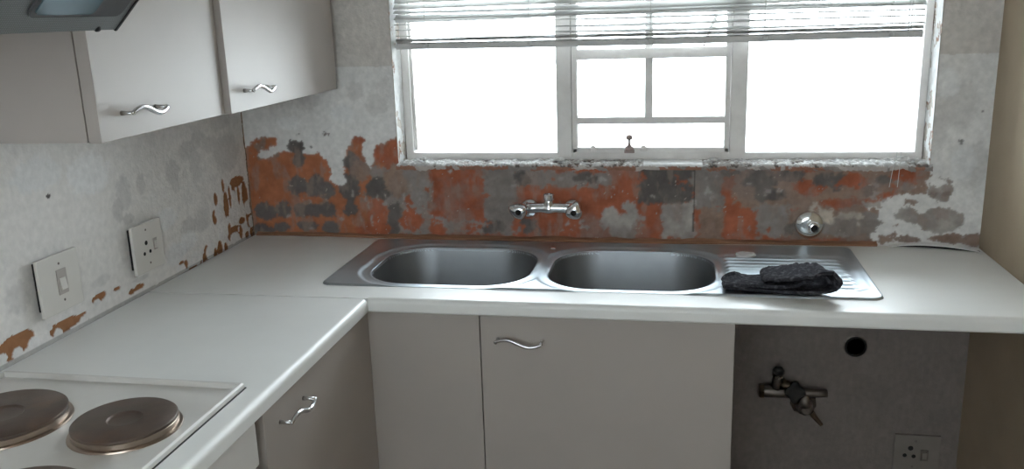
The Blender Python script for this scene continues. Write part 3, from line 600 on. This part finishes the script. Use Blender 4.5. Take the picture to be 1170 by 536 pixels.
# ------------------------------------------------------------------ sink
def sink():
    s = thing('double_bowl_sink', 'stainless steel double bowl sink with a ridged drainer on the right', 'sink', (1.13, -0.275, WT))
    X0, X1, Y0, Y1 = 0.434, 1.822, -0.505, -0.046
    nx, ny = 500, 166
    xs = np.linspace(X0, X1, nx); ys = np.linspace(Y0, Y1, ny); U, V = np.meshgrid(xs, ys)
    def sd(cx, cy, hx, hy, r):
        qx = np.abs(U-cx)-(hx-r); qy = np.abs(V-cy)-(hy-r)
        return np.hypot(np.maximum(qx, 0), np.maximum(qy, 0))+np.minimum(np.maximum(qx, qy), 0)-r
    def ss(a, b, x):
        t = np.clip((x-a)/(b-a), 0, 1); return t*t*(3-2*t)
    cxm, cym = (X0+X1)/2, (Y0+Y1)/2
    outer = sd(cxm, cym, (X1-X0)/2, (Y1-Y0)/2, 0.028)
    z = np.full(U.shape, 0.0045)
    z = z-0.0055*ss(-0.003, 0.0005, outer)                      # rolled outer edge
    z = z+0.0012*np.exp(-((outer+0.006)/0.004)**2)
    b1 = sd(0.748, -0.301, 0.218, 0.176, 0.125); b2 = sd(1.229, -0.303, 0.215, 0.177, 0.125)
    b = np.minimum(b1, b2)
    z = z-0.0045*ss(0.040, 0.022, b)                            # dished ledge round each bowl
    z = z+0.0016*np.exp(-((b-0.004)/0.0045)**2)                 # lip
    dep = 0.150
    w = np.clip(-b, 0, 1)
    z = z-np.minimum(w, 0.002)*4.0
    dr = sd(1.624, -0.296, 0.172, 0.152, 0.03)                  # drainer recess with ridges
    dm = ss(0.006, -0.012, dr)
    z = z-0.003*dm
    rid = ss(0.0, -0.02, sd(1.622, -0.298, 0.158, 0.146, 0.02))
    z = z+rid*0.0034*np.clip(np.cos((V+0.300)*2*math.pi/0.0305), -0.3, 1)
    P = np.stack([U, V, WT+z], -1)
    cb1 = (b1[:-1, :-1]+b1[1:, 1:])/2; cb2 = (b2[:-1, :-1]+b2[1:, 1:])/2
    co = (outer[:-1, :-1]+outer[1:, 1:])/2
    lim = -0.0015
    link('deck', grid_mesh('deck', P, (cb1 >= lim) & (cb2 >= lim) & (co < 0.0005)), 'steel', s)
    for cx, cy, hx, hy in ((0.748, -0.301, 0.218, 0.176), (1.229, -0.303, 0.215, 0.177)):
        bm = B(); rings = []
        for w in [0.0, 0.001, 0.0022, 0.004, 0.0065, 0.009, 0.0115, 0.0145, 0.018, 0.022, 0.026, 0.030, 0.034, 0.045, 0.065, 0.09, 0.115]:
            zz = WT+0.0008-dep*(1-max(0.0, 1-w/0.034)**2.4)-0.004*min(1, max(0, (w-0.04)/0.13))
            r = 0.125-w; ring = []
            for sx, sy, a in ((1, 1, 0), (-1, 1, 90), (-1, -1, 180), (1, -1, 270)):
                for q in range(16):
                    an = R(a+90*q/15); ring.append(bm.verts.new((cx+sx*(hx-0.125)+r*math.cos(an), cy+sy*(hy-0.125)+r*math.sin(an), zz)))
            rings.append(ring)
        for p, q in zip(rings, rings[1:]):
            for k in range(64): bm.faces.new((p[k], p[(k+1) % 64], q[(k+1) % 64], q[k]))
        bm.faces.new(rings[-1])
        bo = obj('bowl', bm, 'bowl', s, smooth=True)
        d = B(); lathe(d, (cx, cy, WT-dep-0.0035), (0, 0, 1), [(0.042, 0), (0.042, 0.003), (0.036, 0.004), (0.030, 0.001), (0.001, 0.0005)], 28)
        obj('drain', d, 'chrome', bo, smooth=False)
    obj('tap_hole_cap', lathe(B(), (1.532, -0.147, WT+0.0015), (0, 0, 1), [(0.027, 0), (0.027, 0.003), (0.024, 0.0065), (0.001, 0.0080)], 28), 'rail', s)
    obj('tap_hole_cap', lathe(B(), (0.992, -0.118, WT+0.002), (0, 0, 1), [(0.010, 0), (0.010, 0.002), (0.007, 0.005), (0.001, 0.006)], 18), 'chrome', s)
sink()

# ------------------------------------------------------------------ folded cloth on the drainer
def cloth():
    path = [(1.718, .040), (1.704, .050), (1.682, .047), (1.655, .034), (1.630, .0245), (1.585, .020), (1.530, .018), (1.490, .017), (1.466, .015), (1.459, .010), (1.470, .0055), (1.520, .004), (1.600, .004), (1.680, .0045), (1.716, .009),
            (1.735, .022), (1.739, .042), (1.730, .061), (1.708, .070), (1.680, .066), (1.645, .053), (1.605, .044), (1.575, .041), (1.559, .036), (1.554, .029)]
    # resample with Catmull-Rom
    pts = []
    for i in range(len(path)-1):
        p0, p1, p2, p3 = [Vector(path[max(0, min(len(path)-1, i+k))]) for k in (-1, 0, 1, 2)]
        for k in range(5):
            t = k/5; pts.append(0.5*((2*p1)+(p2-p0)*t+(2*p0-5*p1+4*p2-p3)*t*t+(3*p1-p0-3*p2+p3)*t**3))
    pts.append(Vector(path[-1]))
    n = len(pts); m = 34
    S = np.arange(n)/n; W = np.linspace(0, 1, m); SS, WW = np.meshgrid(S, W)
    px = np.array([q.x for q in pts]); pz = np.array([q.y for q in pts])
    X = np.repeat(px[None], m, 0); Z = np.repeat(pz[None], m, 0)
    n1 = fbm(X*1.0, WW*0.16+SS*2, 22, 401, 3); n2 = fbm(SS*3, WW*0.5, 9, 411, 3); n3 = fbm(X, WW*0.16+SS, 60, 431, 3)
    back = 0.092-0.026*np.clip((1.58-X)/0.06, 0, 1)+0.012*np.sin(SS*9)
    Y = -0.512+0.03*np.clip((1.62-X)/0.16, 0, 1)+WW*back+0.012*n2+0.010*np.sin(SS*14)*(1-WW)
    lift = 1+0.25*n1
    Z = Z*(0.80+0.28*n1*np.clip((Z-0.008)/0.02, 0, 1))+0.002*n3*np.clip(Z/0.02, 0, 1)
    # loose back corner at the left, sagging roll towards the back at the right
    Z = Z+0.010*np.exp(-((X-1.485)/0.018)**2)*np.clip((WW-0.6)/0.4, 0, 1)*(Z > 0.012)
    Z = Z*(1-0.12*WW*(X > 1.66))
    X = X-0.018*np.clip((X-1.5)/0.2, 0, 1)-0.035*(WW)*np.clip((X-1.62)/0.1, 0, 1)+0.005*n2
    P = np.stack([X, Y, WT+0.0105+np.maximum(Z, 0.0035)], -1)
    me = grid_mesh('cloth', P)
    o = link('folded_cloth', me, 'towel', None, (1.6, -0.43, WT+0.004))
    md = o.modifiers.new('thickness', 'SOLIDIFY'); md.thickness = 0.0085; md.offset = 0
    sb = o.modifiers.new('smooth', 'SUBSURF'); sb.levels = 1; sb.render_levels = 1
    tx = bpy.data.textures.new('towel_pile', 'CLOUDS'); tx.noise_scale = 0.006
    dm = o.modifiers.new('pile', 'DISPLACE'); dm.texture = tx; dm.strength = 0.003
    tag(o, 'charcoal cloth folded over on the ridged drainer of the sink', 'cloth')
cloth()

# ------------------------------------------------------------------ wavy bow handle shared by every door
def handle_mesh():
    bm = B(); n = 28; L = 0.118
    pts = [(-L/2+L*i/n, -0.026-0.003*math.sin(math.pi*i/n), 0.0085*math.sin(2*math.pi*i/n)) for i in range(n+1)]
    tube(bm, pts, [0.0038+0.0014*math.sin(math.pi*i/n) for i in range(n+1)], 10)
    for sx in (-1, 1): tube(bm, [(sx*(L/2-0.004), -0.027, 0), (sx*(L/2-0.004), -0.012, 0), (sx*(L/2-0.004), 0.0, 0)], [0.0038, 0.0036, 0.0048], 10)
    bmesh.ops.recalc_face_normals(bm, faces=bm.faces)
    me = bpy.data.meshes.new('handle'); bm.to_mesh(me); bm.free(); me.materials.append(M['satin'])
    me.polygons.foreach_set('use_smooth', [True]*len(me.polygons)); return me
HANDLE = handle_mesh()
def handle(door, at, facing_x=False, rot=0):
    o = bpy.data.objects.new('handle', HANDLE); COL.objects.link(o); o.parent = door
    o.location = Vector(at)-wloc(door)
    if facing_x: o.rotation_euler = (0, 0, R(90))
    o['label'] = 'wavy satin chrome handle'
    return o
# ------------------------------------------------------------------ base cabinets
def sink_cabinet():
    c = thing('base_cabinet', 'white base cabinet with one wide door under the sink', 'cabinet', (1.18, -0.3, 0))
    bm = B(); box(bm, 0.872, 0.888, -0.548, -0.03, 0.10, 0.735); box(bm, 1.4655, 1.4815, -0.548, -0.03, 0.10, WB_-0.002); box(bm, 0.888, 1.4655, -0.548, -0.03, 0.10, 0.116)
    box(bm, 0.888, 1.4655, -0.036, -0.03, 0.116, 0.70); obj('body', bm, 'carcass', c)
    obj('plinth', box(B(), 0.872, 1.4815, -0.50, -0.484, 0.0, 0.10), 'carcass', c)
    d = obj('door', box(B(), 0.8735, 1.4815, -0.570, -0.5485, 0.105, 0.8555, 0.0015), 'melamine', c)
    handle(d, (0.972, -0.570, 0.795))
sink_cabinet()
def corner_cabinet():
    c = thing('corner_cabinet', 'plain white corner cabinet front between the two worktops', 'cabinet', (0.70, -0.3, 0))
    bm = B(); box(bm, 0.02, 0.036, -0.548, -0.03, 0.10, WB_-0.002); box(bm, 0.854, 0.870, -0.548, -0.03, 0.10, 0.735); box(bm, 0.036, 0.854, -0.548, -0.03, 0.10, 0.116)
    obj('body', bm, 'carcass', c)
    obj('front_panel', box(B(), 0.560, 0.8705, -0.568, -0.5485, 0.10, WB_-0.002, 0.001), 'melamine', c)
    obj('plinth', box(B(), 0.55, 0.8705, -0.50, -0.484, 0.0, 0.10), 'carcass', c)
corner_cabinet()
def left_cabinet():
    c = thing('base_cabinet', 'white base cabinet under the left worktop beside the oven', 'cabinet', (0.3, -0.87, 0))
    bm = B(); box(bm, 0.02, 0.555, -1.150, -1.134, 0.10, WB_-0.002); box(bm, 0.02, 0.555, -0.586, -0.570, 0.10, WB_-0.002); box(bm, 0.02, 0.555, -1.134, -0.586, 0.10, 0.116)
    obj('body', bm, 'carcass', c)
    d = obj('door', box(B(), 0.557, 0.585, -1.150, -0.571, 0.105, 0.856, 0.002), 'melamine', c)
    handle(d, (0.585, -1.030, 0.806), True)
    obj('plinth', box(B(), 0.50, 0.516, -1.150, -0.586, 0.0, 0.10), 'carcass', c)
left_cabinet()
def oven():
    o = thing('built_in_oven', 'white built-in oven with a black door handle under the hob', 'oven', (0.3, -1.46, 0))
    obj('body', box(B(), 0.03, 0.56, -1.756, -1.165, 0.12, WB_-0.002, 0.002), 'enamel', o)
    pn = obj('control_panel', box(B(), 0.561, 0.590, -1.754, -1.186, 0.768, 0.860, 0.010, 3), 'enamel', o)
    for k in range(5): obj('knob', lathe(B(), (0.590, -1.68+k*0.075, 0.815), (1, 0, 0), [(0.020, 0), (0.020, 0.008), (0.016, 0.020), (0.001, 0.021)], 20), 'black', pn)
    d = obj('door', box(B(), 0.561, 0.588, -1.754, -1.186, 0.20, 0.762, 0.006, 3), 'enamel', o)
    obj('door_glass', box(B(), 0.5885, 0.5905, -1.66, -1.27, 0.30, 0.62, 0.0008), 'black', d)
    bm = B(); tube(bm, [(0.590, -1.195, 0.742), (0.622, -1.200, 0.742), (0.624, -1.21, 0.742), (0.624, -1.72, 0.742), (0.622, -1.735, 0.742), (0.590, -1.74, 0.742)], [0.012, 0.011, 0.010, 0.010, 0.011, 0.012], 12)
    obj('handle', bm, 'black', d)
oven()

# ------------------------------------------------------------------ hob
def hob():
    h = thing('electric_hob', 'white enamel electric hob with solid hotplates set on the left worktop', 'hob', (0.29, -1.41, WT))
    x0, x1, y0, y1 = 0.028, 0.548, -1.70, -1.138; z0 = WT-0.0006
    bm = B()
    # pressed tray: rim up, flat field slightly dished
    def ring(i, z): return [bm.verts.new(q) for q in ((x0+i, y0+i, z), (x1-i, y0+i, z), (x1-i, y1-i, z), (x0+i, y1-i, z))]
    rs = [ring(0, z0), ring(0, z0+0.009), ring(0.003, z0+0.0125), ring(0.009, z0+0.0125), ring(0.012, z0+0.0035), ring(0.018, z0+0.003)]
    for a, b in zip(rs, rs[1:]):
        for k in range(4): bm.faces.new((a[k], a[(k+1) % 4], b[(k+1) % 4], b[k]))
    bm.faces.new(rs[-1])
    obj('tray', bm, 'enamel', h)
    obj('gap_shadow_strip', box(B(), x0-0.0025, x1+0.0025, y0-0.0025, y1+0.0025, z0, z0+0.0014), 'rubber', h)  # dark strip painted in as the shadow line between tray and worktop
    for x, y, r in ((0.425, -1.325, 0.086), (0.195, -1.335, 0.104), (0.425, -1.590, 0.104), (0.195, -1.585, 0.086)):
        zz = z0+0.003
        # spill ring, steel rim, iron plate with a sunk centre
        rim = obj('plate_rim', lathe(B(), (x, y, zz), (0, 0, 1), [(r+0.007, 0.0), (r+0.006, 0.0025), (r+0.001, 0.004), (r+0.001, 0.0125), (r-0.002, 0.0145), (r-0.004, 0.0145)], 64), 'plate_rim', h)
        smooth_by_angle(rim, 40)
        pl = obj('hotplate', lathe(B(), (x, y, zz+0.0135), (0, 0, 1), [(r, 0.0), (r, 0.0045), (r-0.0025, 0.0065), (r*0.34, 0.0062), (r*0.31, 0.0035), (r*0.29, 0.0030), (0.001, 0.0030)], 64), 'iron', h)
        smooth_by_angle(pl, 40)
hob()

# ------------------------------------------------------------------ wall cabinets
def wall_cabinet(label, y0, y1, xf, zb, hy, thick):
    c = thing('wall_cabinet', label, 'cabinet', (0.16, (y0+y1)/2, zb))
    zt = zb+0.62; xb = xf-thick-0.002
    bm = B(); box(bm, 0.006, xb, y0, y0+0.016, zb, zt); box(bm, 0.006, xb, y1-0.016, y1, zb, zt)
    box(bm, 0.006, xb, y0+0.016, y1-0.016, zb, zb+0.016); box(bm, 0.006, xb, y0+0.016, y1-0.016, zt-0.016, zt); box(bm, 0.006, 0.012, y0+0.016, y1-0.016, zb+0.016, zt-0.016)
    obj('body', bm, 'carcass', c)
    d = obj('door', box(B(), xf-thick, xf, y0+0.001, y1-0.0015, zb-0.001, zt, 0.0018), 'melamine', c)
    handle(d, (xf, hy, zb+0.046), True)
wall_cabinet('white wall cabinet nearest the range hood', -1.135, -0.6825, 0.320, 1.366, -1.010, 0.026)
wall_cabinet('white wall cabinet in the corner next to the window wall', -0.6805, -0.030, 0.334, 1.366, -0.555, 0.026)

# ------------------------------------------------------------------ range hood
def range_hood():
    y0, y1 = -1.76, -1.160
    h = thing('range_hood', 'grey range hood with mesh front at the upper left, above the hob', 'range hood', (0.2, -1.46, 1.562))
    prof = [(0.006, 1.566), (0.393, 1.566), (0.520, 1.693), (0.520, 1.735), (0.006, 1.735)]
    obj('body', prism(B(), [Vector((x, y0, z)) for x, z in prof], (0, y1-y0, 0)), 'hood', h)
    def slab(a0, a1, ya, yb, t, off, rr=0.0):
        """panel lying on the 45 degree front; a = distance up the slope"""
        e = Vector((math.sqrt(.5), 0, math.sqrt(.5))); nrm = Vector((math.sqrt(.5), 0, -math.sqrt(.5))); o = Vector((0.395, 0, 1.566))+nrm*off
        cs = []
        if rr:
            for (cy, ca, s) in ((yb-rr, a1-rr, 0), (ya+rr, a1-rr, 90), (ya+rr, a0+rr, 180), (yb-rr, a0+rr, 270)):
                for k in range(6):
                    an = R(s+k*18); cs.append((cy+rr*math.cos(an), ca+rr*math.sin(an)))
        else: cs = [(ya, a0), (yb, a0), (yb, a1), (ya, a1)]
        return prism(B(), [o+e*a+Vector((0, y, 0)) for y, a in cs], nrm*t)
    f = obj('filter', slab(0.003, 0.172, y0+0.006, y1-0.006, 0.004, 0.0005), 'filter', h)
    obj('trim', slab(0.001, 0.174, y1-0.006, y1-0.0005, 0.006, 0.0002), 'black', h)
    lf = obj('lamp_frame', slab(0.036, 0.150, -1.405, -1.185, 0.003, 0.0046, 0.014), 'lamp_frame', h)
    obj('lamp_cover', slab(0.043, 0.143, -1.396, -1.262, 0.002, 0.0077, 0.010), 'screen', lf)
    obj('catch', lathe(B(), (0.399, -1.214, 1.570), (0.7, 0, -0.7), [(0.006, 0), (0.006, 0.005), (0.003, 0.008)], 12), 'black', h)
range_hood()

# ------------------------------------------------------------------ electrical plates on the left wall
def plate_x(name, label, cat, yc, zc, w, hgt, parts, tilt=0.0):
    t = thing(name, label, cat, (0.003, yc, zc))
    obj('gap_shade_box', box(B(), 0.0, 0.016, yc-w/2+0.010, yc+w/2-0.008, zc-hgt/2+0.012, zc+hgt/2-0.008, 0.001), 'void', t)  # blackened box, paints the shadow gap behind the plate edge
    obj('plate', box(B(), 0.0150, 0.0235, yc-w/2, yc+w/2, zc-hgt/2, zc+hgt/2, 0.0022, 2), 'plastic', t)
    parts(t, yc, zc); return t
XF = 0.0235
def screw_x(t, y, z): obj('screw', lathe(B(), (XF-0.0005, y, z), (1, 0, 0), [(0.003, 0), (0.003, 0.0008), (0.0005, 0.0010)], 10), 'dullpipe', t)
def sw_parts(t, yc, zc):
    screw_x(t, yc+0.001, zc+0.043); screw_x(t, yc+0.003, zc-0.040)
    obj('rocker_frame', box(B(), XF-0.001, XF+0.0022, yc-0.012, yc+0.018, zc-0.026, zc+0.030, 0.001), 'carcass', t)
    bm = B(); prism(bm, [Vector((XF+0.002, yc-0.006, zc-0.016)), Vector((XF+0.0065, yc-0.006, zc-0.015)), Vector((XF+0.003, yc-0.006, zc+0.010)), Vector((XF+0.002, yc-0.006, zc+0.011))], (0, 0.018, 0))
    obj('rocker', bm, 'plastic', t)
plate_x('light_switch', 'square white switch plate nearest the hob, dark gap behind its edge', 'switch', -0.932, 1.030, 0.128, 0.128, sw_parts)
def so_parts(t, yc, zc):
    screw_x(t, yc-0.006, zc+0.045); screw_x(t, yc-0.002, zc-0.042)
    for y, z, r in ((-0.010, 0.012, 0.0060), (-0.022, -0.014, 0.0048), (0.003, -0.013, 0.0048)):
        obj('pin_hole', lathe(B(), (XF-0.0012, yc+y, zc+z), (1, 0, 0), [(r, 0), (r, 0.0016), (0.001, 0.0017)], 14), 'void', t)
    s = obj('switch_frame', box(B(), XF-0.001, XF+0.002, yc+0.019, yc+0.034, zc-0.014, zc+0.016, 0.0008), 'carcass', t)
    obj('rocker', box(B(), XF+0.0015, XF+0.0045, yc+0.0225, yc+0.0305, zc-0.010, zc+0.010, 0.001), 'plastic', s)
plate_x('wall_socket', 'white three-pin wall socket above the corner of the left worktop', 'socket', -0.602, 1.0225, 0.124, 0.124, so_parts)

# ------------------------------------------------------------------ wall mixer tap
def mixer():
    t = thing('mixer_tap', 'chrome wall-mounted mixer tap body between window and sink', 'tap', (0.972, -0.004, 1.008))
    y = -0.050; z = 1.008
    bm = B(); tube(bm, [(0.905, y, z), (0.925, y, z), (0.950, y, z+0.001), (0.972, y, z+0.001), (0.995, y, z+0.001), (1.020, y, z), (1.040, y, z)], [0.0165, 0.0150, 0.0145, 0.0185, 0.0145, 0.0150, 0.0165], 20)
    obj('body', bm, 'chrome', t, smooth=True)
    sp = obj('outlet', lathe(B(), (0.9725, y, z), (0, 0, 1), [(0.0190, 0.0), (0.0165, 0.016), (0.0140, 0.021), (0.0140, 0.025), (0.0165, 0.027), (0.0165, 0.041), (0.0145, 0.043), (0.011, 0.043), (0.010, 0.030)], 24), 'chrome', t); smooth_by_angle(sp, 40)
    for x in (0.908, 1.037):
        fl = obj('wall_union', lathe(B(), (x, -0.003, z-0.010), (0, -1, 0), [(0.029, 0), (0.029, 0.003), (0.024, 0.010), (0.014, 0.013), (0.013, 0.030), (0.017, 0.032), (0.017, 0.044), (0.012, 0.047)], 26), 'chrome', t); smooth_by_angle(fl, 40)
    def knob(x, zc, ang):
        """teardrop handle facing the room: rounded outline with a point at angle ang, swelling towards the front"""
        n = 40; bm = B(); rings = []
        for yo, sc in ((-0.052, 0.60), (-0.058, 0.82), (-0.066, 0.98), (-0.078, 1.0), (-0.086, 0.93), (-0.092, 0.74), (-0.0945, 0.45)):
            rg = []
            for k in range(n):
                a = 2*math.pi*k/n; d = (a-ang+math.pi) % (2*math.pi)-math.pi
                rad = 0.0245*(1+0.42*math.exp(-(d/0.42)**2)+0.12*math.exp(-((abs(d)-2.2)/0.4)**2))*sc
                rg.append(bm.verts.new((x+rad*math.cos(a), yo, zc+rad*math.sin(a)*0.92)))
            rings.append(rg)
        for p, q in zip(rings, rings[1:]):
            for k in range(n): bm.faces.new((p[k], p[(k+1) % n], q[(k+1) % n], q[k]))
        bm.faces.new(rings[0][::-1]); bm.faces.new(rings[-1])
        kn = obj('knob', bm, 'chrome', t, smooth=True)
        obj('screw_hole', lathe(B(), (x, -0.0935, zc), (0, -1, 0), [(0.0085, 0), (0.0085, 0.0016), (0.006, 0.0018), (0.001, 0.0010)], 18), 'void', kn)
        return kn
    knob(0.888, 1.004, R(158)); knob(1.050, 1.004, R(75))
    lg = obj('valve_neck', lathe(B(), (0.922, -0.030, z-0.013), (0, -1, 0), [(0.012, 0), (0.012, 0.02), (0.010, 0.024)], 6), 'chrome', t)
mixer()
def pipe_outlet():
    t = thing('pipe_outlet', 'round chrome flange with a capped water outlet, low on the wall right of the sink', 'pipe fitting', (1.72, -0.002, 0.957))
    fl = obj('flange', lathe(B(), (1.716, -0.002, 0.957), (0, -1, 0), [(0.041, 0), (0.041, 0.003), (0.036, 0.010), (0.025, 0.015), (0.018, 0.016)], 36), 'chrome', t); smooth_by_angle(fl, 50)
    nt = obj('nut', lathe(B(), (1.722, -0.015, 0.955), (0.12, -1, 0), [(0.019, 0), (0.019, 0.012), (0.016, 0.015)], 6), 'chrome', t)
    st = obj('outlet', lathe(B(), (1.724, -0.028, 0.955), (0.12, -1, 0.0), [(0.014, 0), (0.014, 0.016), (0.011, 0.017), (0.011, 0.008), (0.001, 0.007)], 20), 'chrome', t)
    obj('bore', lathe(B(), (1.7247, -0.0365, 0.955), (0.12, -1, 0.0), [(0.0105, 0), (0.0105, 0.001), (0.001, 0.0012)], 18), 'void', t)
pipe_outlet()

# ------------------------------------------------------------------ plumbing under the worktop on the right
def stopcock():
    t = thing('stopcock', 'old metal stopcock and pipe tee on the wall under the worktop', 'valve', (1.70, 0.0, 0.45))
    y = -0.045
    bm = B(); tube(bm, [(1.600, y, 0.456), (1.606, y, 0.456), (1.640, y, 0.455), (1.700, y, 0.455), (1.765, y, 0.457), (1.786, y, 0.458)], [0.017, 0.0195, 0.018, 0.018, 0.013, 0.012], 18); obj('pipe', bm, 'dullpipe', t, smooth=True)
    obj('pipe_nut', lathe(B(), (1.592, y, 0.456), (1, 0, 0), [(0.018, 0), (0.022, 0.003), (0.022, 0.014), (0.018, 0.016)], 6), 'brass', t)
    bm = B(); tube(bm, [(1.643, y, 0.462), (1.643, y-0.003, 0.482), (1.644, y-0.004, 0.500), (1.645, y-0.004, 0.514)], [0.014, 0.015, 0.015, 0.013], 16); obj('branch', bm, 'dullpipe', t, smooth=True)
    obj('branch_collar', lathe(B(), (1.645, y-0.004, 0.504), (0, 0, 1), [(0.0155, 0), (0.0155, 0.007), (0.013, 0.008)], 18), 'chrome', t)
    obj('branch_cap', lathe(B(), (1.645, y-0.004, 0.512), (0, 0, 1), [(0.011, 0), (0.016, 0.004), (0.0165, 0.014), (0.010, 0.022), (0.001, 0.023)], 16), 'rubber', t)
    bm = B(); tube(bm, [(1.655, y-0.004, 0.486), (1.674, y-0.006, 0.478), (1.684, y-0.012, 0.468)], [0.014, 0.015, 0.013], 14); obj('elbow', bm, 'brass', t, smooth=True)
    # lobed hand wheel seen on edge
    n = 36; bm = B(); rings = []
    for h, sc in ((0.0, 0.8), (0.004, 1.0), (0.012, 1.0), (0.016, 0.75)):
        rings.append([bm.verts.new((1.692+0.026*sc*(1+0.16*math.cos(4*a))*math.cos(a), y-0.018-h, 0.467+0.030*sc*(1+0.16*math.cos(4*a))*math.sin(a))) for a in [2*math.pi*k/n for k in range(n)]])
    for p, q in zip(rings, rings[1:]):
        for k in range(n): bm.faces.new((p[k], p[(k+1) % n], q[(k+1) % n], q[k]))
    bm.faces.new(rings[0][::-1]); bm.faces.new(rings[-1]); obj('hand_wheel', bm, 'rubber', t)
    bm = B(); tube(bm, [(1.724, y, 0.452), (1.724, y-0.002, 0.430), (1.724, y, 0.416)], [0.016, 0.0155, 0.018], 16); obj('down_pipe', bm, 'dullpipe', t, smooth=True)
    fl = B(); lathe(fl, (1.727, -0.002, 0.405), (0, -1, 0), [(0.039, 0), (0.037, 0.006), (0.026, 0.016), (0.020, 0.050), (0.012, 0.056)], 9); obj('wall_flange', fl, 'dullpipe', t)
    bm = B(); tube(bm, [(1.745, -0.045, 0.392), (1.762, -0.047, 0.372), (1.775, -0.048, 0.357)], [0.009, 0.007, 0.006], 10); obj('lever', bm, 'brass', t)
stopcock()
def waste_stub():
    t = thing('waste_pipe', 'open end of a dark waste pipe in the wall under the worktop', 'pipe', (1.864, 0.0, 0.592))
    bm = B(); lathe(bm, (1.864, 0.002, 0.592), (0, -1, 0), [(0.030, 0), (0.031, 0.010), (0.028, 0.014), (0.026, 0.014), (0.025, 0.0065), (0.001, 0.0065)], 28); obj('pipe', bm, 'void', t)
    obj('collar', lathe(B(), (1.864, 0.0, 0.592), (0, -1, 0), [(0.036, 0), (0.035, 0.003), (0.031, 0.0045)], 11), 'dullpipe', t)
waste_stub()
def low_socket():
    xc, zc = 2.055, 0.256; t = thing('wall_socket', 'painted-over wall socket low under the right end of the worktop', 'socket', (xc, -0.003, zc))
    obj('plate', box(B(), xc-0.064, xc+0.064, -0.0125, -0.003, zc-0.066, zc+0.066, 0.002), 'oldpaint', t)
    for x, z, r in ((-0.018, 0.024, 0.0075), (-0.033, 0.0, 0.006), (-0.008, -0.002, 0.006)): obj('pin_hole', lathe(B(), (xc+x, -0.0115, zc+z), (0, -1, 0), [(r, 0), (r, 0.0015), (0.001, 0.0016)], 14), 'void', t)
    for x, z in ((-0.005, 0.047), (-0.010, -0.036)): obj('screw', lathe(B(), (xc+x, -0.012, zc+z), (0, -1, 0), [(0.0035, 0), (0.0035, 0.001), (0.001, 0.0012)], 10), 'dullpipe', t)
    s = obj('switch_frame', box(B(), xc+0.010, xc+0.032, -0.0150, -0.012, zc-0.014, zc+0.020, 0.001), 'dullpipe', t)
    obj('rocker', box(B(), xc+0.0145, xc+0.0275, -0.0180, -0.0145, zc-0.008, zc+0.014, 0.001), 'oldpaint', s)
low_socket()
